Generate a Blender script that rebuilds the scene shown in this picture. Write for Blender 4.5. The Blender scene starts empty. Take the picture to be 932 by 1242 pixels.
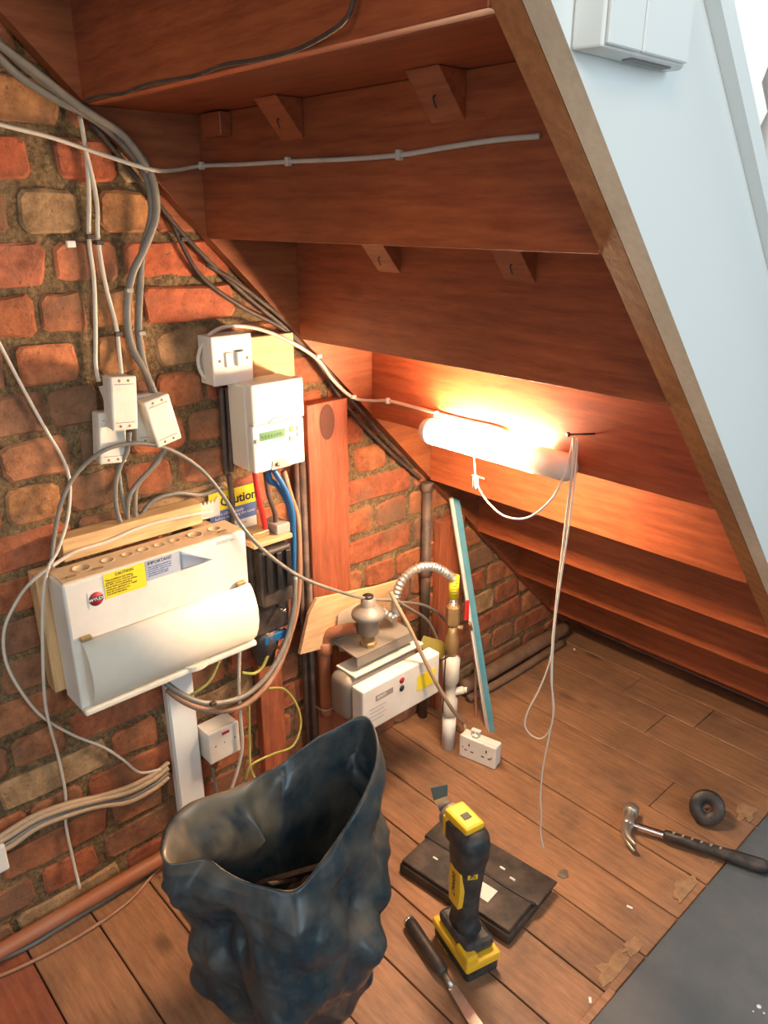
import bpy, bmesh, math, random
import numpy as np
from mathutils import Vector, Matrix, noise

S = bpy.context.scene
COL = S.collection
R = math.radians
# ------------------------------------------------------------------ camera
CAM = np.array([1.25, 0.0, 1.29]); YAW, PITCH, FPX = R(47.33), R(21.14), 932.0
fw = np.array([-math.sin(YAW)*math.cos(PITCH), math.cos(YAW)*math.cos(PITCH), -math.sin(PITCH)])
rt = np.array([math.cos(YAW), math.sin(YAW), 0.0]); up = np.cross(rt, fw)
cd = bpy.data.cameras.new('camera'); cam = bpy.data.objects.new('camera', cd); COL.objects.link(cam)
cam.matrix_world = Matrix(((rt[0], up[0], -fw[0], CAM[0]), (rt[1], up[1], -fw[1], CAM[1]), (rt[2], up[2], -fw[2], CAM[2]), (0, 0, 0, 1)))
cd.sensor_fit = 'VERTICAL'; cd.sensor_height = 36.0; cd.lens = 36.0*FPX/1242.0; cd.clip_start = 0.02
S.camera = cam
# ------------------------------------------------------------------ world, lights, exposure
w = bpy.data.worlds.new('world'); S.world = w; w.use_nodes = True
bg = w.node_tree.nodes['Background']; bg.inputs[0].default_value = (0.80, 0.93, 1.0, 1); bg.inputs[1].default_value = 0.28
def area(name, loc, target, sx, sy, power, color):
    ld = bpy.data.lights.new(name, 'AREA'); ld.shape = 'RECTANGLE'; ld.size = sx; ld.size_y = sy; ld.energy = power; ld.color = color
    o = bpy.data.objects.new(name, ld); COL.objects.link(o); o.location = loc
    o.rotation_euler = (Vector(target)-Vector(loc)).to_track_quat('-Z', 'Y').to_euler(); return o
area('hall_daylight_fill', (3.0, 0.5, 1.9), (0.8, 0.8, 1.0), 1.2, 1.4, 30, (0.76, 0.91, 1.0))  # added area fill for the cool hall daylight; no window is modelled
area('room_fill_light', (2.2, -1.9, 1.1), (0.6, 0.8, 0.7), 1.3, 1.5, 15, (0.84, 0.93, 1.0))  # added fill behind the camera, brightens risers, bag and string underside
area('stair_plaster_fill', (1.2, 2.9, 2.5), (0.1, 2.3, 1.6), 0.9, 0.9, 22, (0.9, 0.96, 1.0))  # added fill that whitens the plaster over the stairs; no window modelled
area('unseen_warm_light', (1.9, -0.8, 2.3), (0.3, 0.7, 0.7), 0.5, 0.5, 12, (1.0, 0.70, 0.42))  # unseen warm area light, high behind the camera; no ceiling modelled
S.view_settings.view_transform = 'Standard'; S.view_settings.look = 'None'
S.view_settings.gamma = 1.0; S.view_settings.use_curve_mapping = False
S.view_settings.exposure = 0.0
LAMP_L = 290.0

# ------------------------------------------------------------------ measuring helpers: a ray of the photograph met with a real plane of the place
def ray(px, py): return (px-466)/FPX*rt - (py-621)/FPX*up + fw
def W(px, py, x=0.0):
    d = ray(px, py); p = CAM + (x-CAM[0])/d[0]*d; return Vector(p)
def Y(px, py, y):
    d = ray(px, py); p = CAM + (y-CAM[1])/d[1]*d; return Vector(p)
def F(px, py, z=0.0):
    d = ray(px, py); p = CAM + (z-CAM[2])/d[2]*d; return Vector(p)

# ------------------------------------------------------------------ materials
MT = {}
class NT:
    def __init__(s, m): s.t = m.node_tree; s.n = s.t.nodes; s.l = s.t.links; s.b = s.n['Principled BSDF']
    def add(s, typ, ins=None, **kw):
        n = s.n.new(typ)
        for k, v in kw.items(): setattr(n, k, v)
        for k, v in (ins or {}).items():
            if isinstance(v, bpy.types.NodeSocket): s.l.new(v, n.inputs[k])
            else: n.inputs[k].default_value = v
        return n
    def ramp(s, fac, stops):
        n = s.n.new('ShaderNodeValToRGB'); s.l.new(fac, n.inputs[0]); e = n.color_ramp.elements
        while len(e) < len(stops): e.new(0.5)
        for i, (p, c) in enumerate(stops): e[i].position = p; e[i].color = (c[0], c[1], c[2], 1)
        return n.outputs[0]
    def mix(s, fac, a, b, mode='MIX'):
        n = s.n.new('ShaderNodeMix'); n.data_type = 'RGBA'; n.blend_type = mode
        for k, v in ((0, fac), (6, a), (7, b)):
            if isinstance(v, bpy.types.NodeSocket): s.l.new(v, n.inputs[k])
            else: n.inputs[k].default_value = v if k == 0 else (v[0], v[1], v[2], 1)
        return n.outputs[2]
def M(name, color, rough=0.5, metal=0.0, spec=0.5):
    if name in MT: return MT[name]
    m = bpy.data.materials.new(name); m.use_nodes = True; b = m.node_tree.nodes['Principled BSDF']
    b.inputs['Base Color'].default_value = (*color, 1); b.inputs['Roughness'].default_value = rough
    b.inputs['Metallic'].default_value = metal; b.inputs['Specular IOR Level'].default_value = spec
    MT[name] = m; return m
def dusty(name, color, dust=(0.35, 0.24, 0.15), amt=0.35, rough=0.5, metal=0.0, scale=18, bump=0.1):
    m = M(name, color, rough, metal); t = NT(m)
    tc = t.add('ShaderNodeTexCoord'); n = t.add('ShaderNodeTexNoise', {'Vector': tc.outputs['Object'], 'Scale': scale, 'Detail': 6, 'Roughness': 0.65})
    f = t.ramp(n.outputs[0], [(0.42, (0, 0, 0)), (0.72, (1, 1, 1))])
    f2 = t.add('ShaderNodeMath', {0: f, 1: amt}, operation='MULTIPLY').outputs[0]
    t.l.new(t.mix(f2, color, dust), t.b.inputs['Base Color'])
    if bump:
        bp = t.add('ShaderNodeBump', {'Height': n.outputs[0], 'Strength': bump, 'Distance': 0.004}); t.l.new(bp.outputs[0], t.b.inputs['Normal'])
    return m
def wood(name, c_dark, c_light, axis=0, rough=0.5, scale=1.0, knots=True, stain=0.0, stain_col=(0.06, 0.04, 0.03), bump=0.25, contrast=1.0):
    m = M(name, c_light, rough); t = NT(m)
    tc = t.add('ShaderNodeTexCoord'); oi = t.add('ShaderNodeObjectInfo')
    off = t.add('ShaderNodeMath', {0: oi.outputs['Random'], 1: 37.0}, operation='MULTIPLY').outputs[0]
    cx = t.add('ShaderNodeCombineXYZ', {0: off, 1: off, 2: off})
    v = t.add('ShaderNodeVectorMath', {0: tc.outputs['Object'], 1: cx.outputs[0]}, operation='ADD').outputs[0]
    sc = [14*scale]*3; sc[axis] = 1.6*scale
    mp = t.add('ShaderNodeMapping', {'Vector': v, 'Scale': sc})
    ws = [1.0]*3; ws[axis] = 0.10
    mw = t.add('ShaderNodeMapping', {'Vector': v, 'Scale': ws})
    sn = t.add('ShaderNodeTexWave', {'Vector': mw.outputs[0], 'Scale': 15.0*scale, 'Distortion': 14.0, 'Detail': 3.0, 'Detail Scale': 0.35, 'Detail Roughness': 0.55}, wave_type='RINGS', rings_direction='XYZ'[axis])
    mp2 = t.add('ShaderNodeMapping', {'Vector': v, 'Scale': [x*9 for x in sc]})
    fine = t.add('ShaderNodeTexNoise', {'Vector': mp2.outputs[0], 'Scale': 1.0, 'Detail': 5, 'Roughness': 0.7})
    a0 = t.add('ShaderNodeMath', {0: sn.outputs[1], 1: 0.5}, operation='SUBTRACT')
    a = t.add('ShaderNodeMath', {0: a0.outputs[0], 1: 0.13*contrast}, operation='MULTIPLY')
    b = t.add('ShaderNodeMath', {0: fine.outputs[0], 1: a.outputs[0]}, operation='ADD')
    c = t.ramp(b.outputs[0], [(0.25, c_dark), (0.72, c_light)])
    big = t.add('ShaderNodeTexNoise', {'Vector': v, 'Scale': 3.0*scale, 'Detail': 3})
    bm_ = t.ramp(big.outputs[0], [(0.3, (0.72, 0.72, 0.72)), (0.7, (1.12, 1.12, 1.12))])
    c = t.mix(1.0, c, bm_, 'MULTIPLY')
    if knots:
        ks = [5.5*scale]*3; ks[axis] = 2.6*scale
        mk = t.add('ShaderNodeMapping', {'Vector': v, 'Scale': ks})
        vo = t.add('ShaderNodeTexVoronoi', {'Vector': mk.outputs[0], 'Scale': 1.0, 'Randomness': 1.0})
        kf = t.ramp(vo.outputs['Distance'], [(0.03, (1, 1, 1)), (0.11, (0, 0, 0))])
        c = t.mix(t.add('ShaderNodeMath', {0: kf, 1: 0.75}, operation='MULTIPLY').outputs[0], c, tuple(x*0.3 for x in c_dark))
    if stain:
        ge = t.add('ShaderNodeNewGeometry')
        n2 = t.add('ShaderNodeTexNoise', {'Vector': ge.outputs['Position'], 'Scale': 5.0, 'Detail': 8, 'Roughness': 0.7})
        sf = t.ramp(n2.outputs[0], [(0.46, (0, 0, 0)), (0.74, (1, 1, 1))])
        c = t.mix(t.add('ShaderNodeMath', {0: sf, 1: stain}, operation='MULTIPLY').outputs[0], c, stain_col)
    t.l.new(c, t.b.inputs['Base Color'])
    bp = t.add('ShaderNodeBump', {'Height': b.outputs[0], 'Strength': bump, 'Distance': 0.002}); t.l.new(bp.outputs[0], t.b.inputs['Normal'])
    return m
# stained pine of the staircase
wood('stair', (0.22, 0.046, 0.016), (0.41, 0.105, 0.034), 0, 0.42, knots=True)
wood('stair_string', (0.30, 0.11, 0.035), (0.50, 0.20, 0.07), 1, 0.5)
wood('floor', (0.22, 0.105, 0.05), (0.42, 0.215, 0.11), 0, 0.55, stain=0.75, stain_col=(0.085, 0.06, 0.045), contrast=0.5)
wood('floor_red', (0.22, 0.065, 0.035), (0.36, 0.12, 0.065), 0, 0.5, stain=0.7)
wood('post', (0.22, 0.05, 0.02), (0.42, 0.12, 0.05), 2, 0.6, stain=0.4)
wood('pine_h', (0.55, 0.33, 0.14), (0.80, 0.55, 0.27), 1, 0.6, knots=False)
wood('pine_v', (0.50, 0.30, 0.14), (0.72, 0.48, 0.24), 2, 0.6, knots=False)
wood('ply', (0.45, 0.27, 0.13), (0.68, 0.45, 0.24), 1, 0.7, knots=False, contrast=0.4)
wood('stair_side', (0.22, 0.06, 0.022), (0.38, 0.12, 0.042), 1, 0.5)
wood('raw_edge', (0.72, 0.60, 0.43), (0.88, 0.76, 0.58), 1, 0.7, knots=False, contrast=0.15)
wood('skirting', (0.24, 0.08, 0.04), (0.38, 0.13, 0.065), 1, 0.5, stain=0.4)
M('paint', (0.80, 0.84, 0.83), 0.35); 
M('plaster', (0.86, 0.85, 0.80), 0.8); M('hall_floor', (0.30, 0.24, 0.18), 0.6)
dusty('white', (0.74, 0.72, 0.66), (0.42, 0.33, 0.23), 0.3, 0.5, scale=9, bump=0)
dusty('cream', (0.76, 0.72, 0.61), (0.45, 0.34, 0.22), 0.22, 0.65, scale=7, bump=0)
dusty('old_white', (0.68, 0.64, 0.55), (0.35, 0.28, 0.2), 0.4, 0.5, scale=25)
M('lamplit_dusty_top', (0.60, 0.45, 0.28), 0.6)  # dust plus the strip light's warmth put into a white top's colour
dusty('white_cable', (0.62, 0.56, 0.47), (0.4, 0.3, 0.2), 0.4, 0.45, scale=30, bump=0)
dusty('grey_cable', (0.17, 0.16, 0.14), (0.34, 0.27, 0.19), 0.45, 0.4, scale=30, bump=0)
dusty('beige_cable', (0.42, 0.30, 0.19), (0.30, 0.22, 0.15), 0.5, 0.5, scale=30, bump=0)
dusty('brown_cable', (0.32, 0.16, 0.09), (0.40, 0.3, 0.22), 0.4, 0.5, scale=30, bump=0)
dusty('dark_cable', (0.05, 0.035, 0.03), (0.16, 0.10, 0.06), 0.6, 0.6, scale=30, bump=0)
M('scorch', (0.10, 0.035, 0.02), 0.8); M('red', (0.55, 0.02, 0.02), 0.4); M('blue', (0.015, 0.11, 0.28), 0.4); M('black', (0.015, 0.014, 0.014), 0.45)
M('ygreen', (0.34, 0.34, 0.08), 0.45); M('yellow_label', (0.85, 0.68, 0.03), 0.5); M('label_blue', (0.10, 0.16, 0.38), 0.5)
M('label_blue_dark', (0.03, 0.09, 0.11), 0.45); M('label_grey', (0.42, 0.47, 0.55), 0.5); M('label_red', (0.40, 0.02, 0.03), 0.5); M('label_white', (0.75, 0.73, 0.68), 0.6); M('ink', (0.02, 0.02, 0.03), 0.6)
M('ink_grey', (0.25, 0.25, 0.27), 0.6)
M('brass_clip', (0.35, 0.26, 0.13), 0.4, 0.5); M('lcd', (0.09, 0.22, 0.10), 0.2); M('grey_plastic', (0.30, 0.29, 0.26), 0.5)
dusty('steel', (0.55, 0.52, 0.47), (0.3, 0.22, 0.15), 0.4, 0.35, 0.8, scale=30); M('chrome', (0.72, 0.70, 0.68), 0.18, 1.0)
dusty('galv', (0.25, 0.23, 0.20), (0.3, 0.22, 0.15), 0.5, 0.5, 0.3, scale=30)
dusty('brass', (0.42, 0.28, 0.12), (0.2, 0.14, 0.1), 0.5, 0.45, 0.6, scale=30)
dusty('copper', (0.36, 0.13, 0.06), (0.28, 0.18, 0.12), 0.5, 0.5, 0.1, scale=20)
dusty('dark_pipe', (0.06, 0.04, 0.032), (0.26, 0.15, 0.09), 0.6, 0.6, scale=20)
dusty('old_pipe', (0.16, 0.09, 0.055), (0.30, 0.19, 0.12), 0.6, 0.6, scale=20)
dusty('black_dusty', (0.022, 0.018, 0.017), (0.22, 0.16, 0.12), 0.35, 0.5, scale=22)
dusty('tool_black', (0.02, 0.024, 0.028), (0.20, 0.17, 0.14), 0.3, 0.5, scale=40); dusty('tool_yellow', (0.85, 0.50, 0.02), (0.4, 0.28, 0.15), 0.25, 0.4, scale=40, bump=0)
dusty('sheet', (0.075, 0.092, 0.105), (0.22, 0.20, 0.17), 0.35, 0.55, scale=5, bump=0.05)
dusty('blue_edge', (0.07, 0.26, 0.34), (0.35, 0.32, 0.28), 0.25, 0.6, scale=20, bump=0)
dusty('residue', (0.34, 0.20, 0.10), (0.16, 0.09, 0.05), 0.8, 0.85, scale=45, bump=0.4)
dusty('paper', (0.55, 0.48, 0.38), (0.3, 0.22, 0.15), 0.4, 0.8, scale=20, bump=0)
dusty('card_green', (0.45, 0.36, 0.07), (0.3, 0.22, 0.12), 0.4, 0.7, scale=20, bump=0)
dusty('rubble', (0.13, 0.09, 0.065), (0.30, 0.24, 0.18), 0.6, 0.9, scale=30, bump=0.3)
dusty('cord', (0.72, 0.66, 0.56), (0.4, 0.3, 0.2), 0.2, 0.7, scale=60, bump=0)

# brick: colour of each brick from its object colour
m = M('brick', (0.5, 0.2, 0.1), 0.85); t = NT(m)
oi = t.add('ShaderNodeObjectInfo'); ge = t.add('ShaderNodeNewGeometry')
n1 = t.add('ShaderNodeTexNoise', {'Vector': ge.outputs['Position'], 'Scale': 22, 'Detail': 8, 'Roughness': 0.7})
n2 = t.add('ShaderNodeTexNoise', {'Vector': ge.outputs['Position'], 'Scale': 120, 'Detail': 4, 'Roughness': 0.7})
n3 = t.add('ShaderNodeTexNoise', {'Vector': ge.outputs['Position'], 'Scale': 7, 'Detail': 5, 'Roughness': 0.6})
c = t.mix(1.0, oi.outputs['Color'], t.ramp(n1.outputs[0], [(0.32, (0.40, 0.36, 0.34)), (0.66, (1.2, 1.18, 1.15))]), 'MULTIPLY')
soot = t.ramp(n3.outputs[0], [(0.48, (0, 0, 0)), (0.66, (0.7, 0.7, 0.7))])
c = t.mix(soot, c, (0.16, 0.10, 0.055))
pit = t.ramp(n2.outputs[0], [(0.33, (1, 1, 1)), (0.41, (0, 0, 0))])
c = t.mix(t.add('ShaderNodeMath', {0: pit, 1: 0.6}, operation='MULTIPLY').outputs[0], c, (0.10, 0.05, 0.03))
t.l.new(c, t.b.inputs['Base Color'])
hs = t.add('ShaderNodeMath', {0: n1.outputs[0], 1: n2.outputs[0]}, operation='ADD')
bp = t.add('ShaderNodeBump', {'Height': hs.outputs[0], 'Strength': 0.7, 'Distance': 0.004}); t.l.new(bp.outputs[0], t.b.inputs['Normal'])
m = M('mortar', (0.3, 0.25, 0.18), 0.95); t = NT(m)
ge = t.add('ShaderNodeNewGeometry')
n1 = t.add('ShaderNodeTexNoise', {'Vector': ge.outputs['Position'], 'Scale': 130, 'Detail': 5, 'Roughness': 0.8})
n2 = t.add('ShaderNodeTexNoise', {'Vector': ge.outputs['Position'], 'Scale': 11, 'Detail': 5, 'Roughness': 0.6})
c = t.ramp(n1.outputs[0], [(0.30, (0.06, 0.038, 0.02)), (0.50, (0.24, 0.16, 0.08)), (0.72, (0.46, 0.33, 0.18))])
c = t.mix(1.0, c, t.ramp(n2.outputs[0], [(0.3, (0.55, 0.52, 0.48)), (0.7, (1.2, 1.15, 1.05))]), 'MULTIPLY')
t.l.new(c, t.b.inputs['Base Color'])
hs = t.add('ShaderNodeMath', {0: n1.outputs[0], 1: n2.outputs[0]}, operation='ADD')
bp = t.add('ShaderNodeBump', {'Height': hs.outputs[0], 'Strength': 1.0, 'Distance': 0.008}); t.l.new(bp.outputs[0], t.b.inputs['Normal'])
# bin bag
m = M('bag', (0.018, 0.026, 0.034), 0.38); t = NT(m)
tc = t.add('ShaderNodeTexCoord')
n1 = t.add('ShaderNodeTexNoise', {'Vector': tc.outputs['Object'], 'Scale': 9, 'Detail': 9, 'Roughness': 0.7})
n2 = t.add('ShaderNodeTexVoronoi', {'Vector': t.add('ShaderNodeMapping', {'Vector': tc.outputs['Object'], 'Scale': (16, 16, 9)}).outputs[0], 'Scale': 1.0}, feature='SMOOTH_F1')
c = t.mix(t.ramp(n1.outputs[0], [(0.42, (0, 0, 0)), (0.75, (0.75, 0.75, 0.75))]), (0.014, 0.030, 0.042), (0.13, 0.115, 0.095))
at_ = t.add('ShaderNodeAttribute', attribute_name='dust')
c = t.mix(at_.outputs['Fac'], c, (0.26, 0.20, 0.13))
t.l.new(c, t.b.inputs['Base Color'])
t.l.new(t.ramp(n1.outputs[0], [(0.35, (0.24, 0.24, 0.24)), (0.7, (0.52, 0.52, 0.52))]), t.b.inputs['Roughness'])
n4 = t.add('ShaderNodeTexNoise', {'Vector': tc.outputs['Object'], 'Scale': 7.0, 'Detail': 4.0, 'Roughness': 0.5, 'Distortion': 0.6}, noise_type='RIDGED_MULTIFRACTAL', normalize=True)
bp = t.add('ShaderNodeBump', {'Height': n4.outputs[0], 'Strength': 0.55, 'Distance': 0.010}); t.l.new(bp.outputs[0], t.b.inputs['Normal'])
dusty('bag_dusty', (0.05, 0.05, 0.045), (0.30, 0.24, 0.16), 0.85, 0.5, scale=14, bump=0.25)
# lamp diffuser
m = M('diffuser', (0.9, 0.9, 0.9), 0.4); b = m.node_tree.nodes['Principled BSDF']
b.inputs['Emission Color'].default_value = (1.0, 0.71, 0.45, 1); b.inputs['Emission Strength'].default_value = LAMP_L
M('lamp_cap', (0.62, 0.60, 0.56), 0.35)

# ------------------------------------------------------------------ mesh builder
class MB:
    def __init__(s): s.v = []; s.f = []; s.mi = []; s.sm = []; s.m = 0; s.smooth = False
    def add(s, vs, fs, smooth=None):
        o = len(s.v); s.v += [Vector(x) for x in vs]; s.f += [tuple(o+i for i in f) for f in fs]
        s.mi += [s.m]*len(fs); s.sm += [s.smooth if smooth is None else smooth]*len(fs); return s
    def frombm(s, bm, mat=None, smooth=None):
        bm.verts.ensure_lookup_table(); bm.verts.index_update()
        vs = [(mat @ v.co if mat else v.co.copy()) for v in bm.verts]
        fs = [tuple(v.index for v in f.verts) for f in bm.faces]
        bm.free(); return s.add(vs, fs, smooth)
    def box(s, x0, y0, z0, x1, y1, z1, bev=0.0, mat=None, seg=2):
        bm = bmesh.new(); bmesh.ops.create_cube(bm, size=1)
        for v in bm.verts: v.co = Vector(((x0+x1)/2+v.co.x*(x1-x0), (y0+y1)/2+v.co.y*(y1-y0), (z0+z1)/2+v.co.z*(z1-z0)))
        if bev: bmesh.ops.bevel(bm, geom=bm.edges[:], offset=bev, segments=seg, affect='EDGES', profile=0.5)
        return s.frombm(bm, mat)
    def prism(s, pts, ext, bev=0.0, mat=None):
        """pts: planar 3D outline, ext: extrusion vector"""
        bm = bmesh.new(); a = [bm.verts.new(p) for p in pts]; e = Vector(ext); b2 = [bm.verts.new(Vector(p)+e) for p in pts]
        n = len(pts); bm.faces.new(a[::-1]); bm.faces.new(b2)
        for i in range(n): bm.faces.new((a[i], a[(i+1) % n], b2[(i+1) % n], b2[i]))
        bmesh.ops.recalc_face_normals(bm, faces=bm.faces)
        if bev: bmesh.ops.bevel(bm, geom=bm.edges[:], offset=bev, segments=2, affect='EDGES', profile=0.5)
        return s.frombm(bm, mat)
    def lathe(s, prof, p0, axis, n=20, smooth=True, cap=True):
        """prof: [(radius, distance along axis)]"""
        a = Vector(axis).normalized(); u = a.orthogonal().normalized(); w_ = a.cross(u); p0 = Vector(p0); vs = []; fs = []
        for r, h in prof:
            for i in range(n):
                t_ = 2*math.pi*i/n; vs.append(p0+a*h+(u*math.cos(t_)+w_*math.sin(t_))*r)
        for j in range(len(prof)-1):
            for i in range(n): fs.append((j*n+i, j*n+(i+1) % n, (j+1)*n+(i+1) % n, (j+1)*n+i))
        if cap: fs.append(tuple(range(n))[::-1]); fs.append(tuple((len(prof)-1)*n+i for i in range(n)))
        return s.add(vs, fs, smooth)
    def cyl(s, p0, p1, r, n=16, r1=None, bev=0.0):
        p0 = Vector(p0); p1 = Vector(p1); L = (p1-p0).length; r1 = r if r1 is None else r1
        pr = [(r, 0), (r1, L)] if not bev else [(r-bev, 0), (r, bev), (r1, L-bev), (r1-bev, L)]
        return s.lathe(pr, p0, p1-p0, n)
    def tube(s, pts, r, n=8, res=6, flat=1.0, corr=None):
        P = spline(pts, res); vs = []; fs = []; N = len(P)
        tan = [(P[min(i+1, N-1)]-P[max(i-1, 0)]).normalized() for i in range(N)]
        u = tan[0].orthogonal().normalized()
        for i in range(N):
            u = (u - tan[i]*u.dot(tan[i])).normalized(); w_ = tan[i].cross(u)
            rr = r(i/(N-1)) if callable(r) else r
            if corr: rr *= 1+corr*(1 if i % 2 else -1)
            for k in range(n):
                t_ = 2*math.pi*k/n; vs.append(P[i]+u*math.cos(t_)*rr+w_*math.sin(t_)*rr*flat)
        for i in range(N-1):
            for k in range(n): fs.append((i*n+k, i*n+(k+1) % n, (i+1)*n+(k+1) % n, (i+1)*n+k))
        fs.append(tuple(range(n))[::-1]); fs.append(tuple((N-1)*n+k for k in range(n)))
        return s.add(vs, fs, True)
def spline(pts, res=6, closed=False):
    P = [Vector(p) for p in pts]; n = len(P); out = []
    if n == 2 and not closed: return [P[0].lerp(P[1], i/4) for i in range(5)]
    rng = range(n) if closed else range(n-1)
    for i in rng:
        a, b_, c_, d = (P[(i-1) % n], P[i], P[(i+1) % n], P[(i+2) % n]) if closed else (P[max(i-1, 0)], P[i], P[i+1], P[min(i+2, n-1)])
        for k in range(res):
            t_ = k/res; out.append(0.5*((2*b_)+(c_-a)*t_+(2*a-5*b_+4*c_-d)*t_*t_+(3*b_-a-3*c_+d)*t_**3))
    if not closed: out.append(P[-1])
    return out
WL = {}
def wloc(o): return WL.get(o.name, Vector((0, 0, 0)))
def tag(o, label=None, cat=None, group=None, kind=None):
    if label: o['label'] = label
    if cat: o['category'] = cat
    if group: o['group'] = group
    if kind: o['kind'] = kind
    return o
def obj(name, mb, mats, parent=None, label=None, cat=None, group=None, kind=None, origin=None, color=None):
    if not isinstance(mats, (list, tuple)): mats = [mats]
    lo = Vector([min(v[i] for v in mb.v) for i in range(3)]); hi = Vector([max(v[i] for v in mb.v) for i in range(3)])
    o0 = Vector(origin) if origin else Vector(((lo.x+hi.x)/2, (lo.y+hi.y)/2, lo.z))
    me = bpy.data.meshes.new(name); me.from_pydata([v-o0 for v in mb.v], [], mb.f)
    for m_ in mats: me.materials.append(MT[m_])
    me.polygons.foreach_set('material_index', mb.mi); me.polygons.foreach_set('use_smooth', mb.sm); me.update()
    bm = bmesh.new(); bm.from_mesh(me); bmesh.ops.recalc_face_normals(bm, faces=bm.faces); bm.to_mesh(me); bm.free()
    o = bpy.data.objects.new(name, me); COL.objects.link(o); WL[o.name] = o0
    if parent: o.parent = parent; o.location = o0-wloc(parent)
    else: o.location = o0
    if color: o.color = (*color, 1)
    return tag(o, label, cat, group, kind)
def thing(name, loc, label, cat, group=None):
    o = bpy.data.objects.new(name, None); COL.objects.link(o); o.location = Vector(loc); WL[o.name] = Vector(loc); o.empty_display_size = 0.03
    return tag(o, label, cat, group)
def text(s, size, loc, right, upv, mat, parent, name='lettering', align='LEFT', ext=0.0002, spacing=1.0, bold=0.0, curve=0.0):
    cu = bpy.data.curves.new('t', 'FONT'); cu.body = s; cu.size = size; cu.extrude = ext; cu.align_x = align; cu.resolution_u = 2; cu.offset = bold; cu.space_character = spacing
    cu.space_line = 0.95
    to = bpy.data.objects.new('t', cu); COL.objects.link(to); dg = bpy.context.evaluated_depsgraph_get(); dg.update()
    me = bpy.data.meshes.new_from_object(to.evaluated_get(dg)); bpy.data.objects.remove(to)
    r_ = Vector(right).normalized(); u_ = Vector(upv).normalized(); n_ = r_.cross(u_); loc = Vector(loc)
    for v in me.vertices: v.co = r_*v.co.x+u_*v.co.y+n_*v.co.z
    me.name = name; me.materials.clear(); me.materials.append(MT[mat])
    o = bpy.data.objects.new(name, me); COL.objects.link(o); o.parent = parent; o.location = loc-wloc(parent); WL[o.name] = loc
    return o
rng = random.Random(7)
EY, EZ, EX = (0, 1, 0), (0, 0, 1), (1, 0, 0)

# ================================================================== SETTING
# ---- floor: sub-floor and boards running away from the brick wall
mb = MB(); mb.box(-0.25, -1.2, -0.06, 0.815, 3.3, -0.022); sub = obj('floor', mb, 'black_dusty', kind='structure')
edges = [-1.2, -0.98, -0.86, -0.74, -0.62, -0.5, -0.38, -0.262, -0.142, -0.022, 0.098, 0.218, 0.342, 0.462, 0.583, 0.704, 0.824, 0.945, 1.062, 1.185, 1.305, 1.425, 1.545, 1.665, 1.785, 1.905, 2.03]
for i in range(len(edges)-1):
    y0, y1 = edges[i]+0.0015, edges[i+1]-0.0015
    cuts = [-0.02, 0.818]
    if i == 24: cuts = [-0.02, 0.33, 0.55, 0.818]
    if i == 23: cuts = [-0.02, 0.47, 0.818]
    if i == 21: cuts = [-0.02, 0.62, 0.818]
    for a, b_ in zip(cuts[:-1], cuts[1:]):
        g = 0.001 if len(cuts) > 2 else 0
        mb = MB(); dz = rng.uniform(-0.001, 0.0008)
        mb.box(a+g, y0, -0.021, b_-g, y1, dz, 0.0012, seg=1); obj('floorboard', mb, 'floor_red' if edges[i+1] <= 0.22 and edges[i] >= 0.09 else 'floor', sub)
mb = MB(); mb.box(0.815, -2.0, -0.06, 3.6, 3.3, -0.004); obj('floor', mb, 'hall_floor', kind='structure')

# ---- brick wall
mb = MB(); ny, nz = 150, 130; y0, y1, z0, z1 = -0.5, 2.5, -0.03, 2.65
vs = []
for j in range(nz+1):
    for i in range(ny+1):
        y = y0+(y1-y0)*i/ny; z = z0+(z1-z0)*j/nz
        h = noise.fractal(Vector((y*16, z*16, 3.1)), 1.0, 2.0, 4)*0.0035
        vs.append((-0.0055+h*1.2, y, z))
fs = [(j*(ny+1)+i, j*(ny+1)+i+1, (j+1)*(ny+1)+i+1, (j+1)*(ny+1)+i) for j in range(nz) for i in range(ny)
      if (y0+(y1-y0)*i/ny)+(z0+(z1-z0)*j/nz) < 2.16]
mb.add(vs, fs, True); wall = obj('wall_left', mb, 'mortar', kind='structure', origin=(0, 0, 0))
def brick_mesh(seed, L):
    rr = random.Random(seed*13+1); a, b_ = L/2, 0.032; vs = []; base = []
    pts = [(-a+.010, -b_), (0 if L < .15 else -a*.3, -b_), (a-.010, -b_), (a, -b_+.010), (a, b_-.010), (a-.010, b_), (0 if L < .15 else a*.35, b_), (-a+.010, b_), (-a, b_-.010), (-a, -b_+.010)]
    for y, z in pts: base.append((y+rr.uniform(-.004, .004), z+rr.uniform(-.0035, .0035)))
    for x, k_, j_ in ((-0.026, 1.0, 0), (-0.0035, 1.0, .001), (0.0, 0.0, .0012)):
        for y, z in base:
            iy, iz = (0.0045 if k_ == 0 else 0), (0.004 if k_ == 0 else 0)
            vs.append((x+rr.uniform(-j_, j_), y-math.copysign(iy, y)*(abs(y) > .02), z-math.copysign(iz, z)))
    n = 10; fs = [tuple(range(2*n, 3*n))]
    for q in (0, 1):
        for i in range(n): fs.append((q*n+i, q*n+(i+1) % n, (q+1)*n+(i+1) % n, (q+1)*n+i))
    me = bpy.data.meshes.new('brick'); me.from_pydata(vs, [], fs); me.materials.append(MT['brick']); return me
BM_S = [brick_mesh(i, 0.21) for i in range(8)]; BM_H = [brick_mesh(i+20, 0.098) for i in range(6)]
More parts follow.
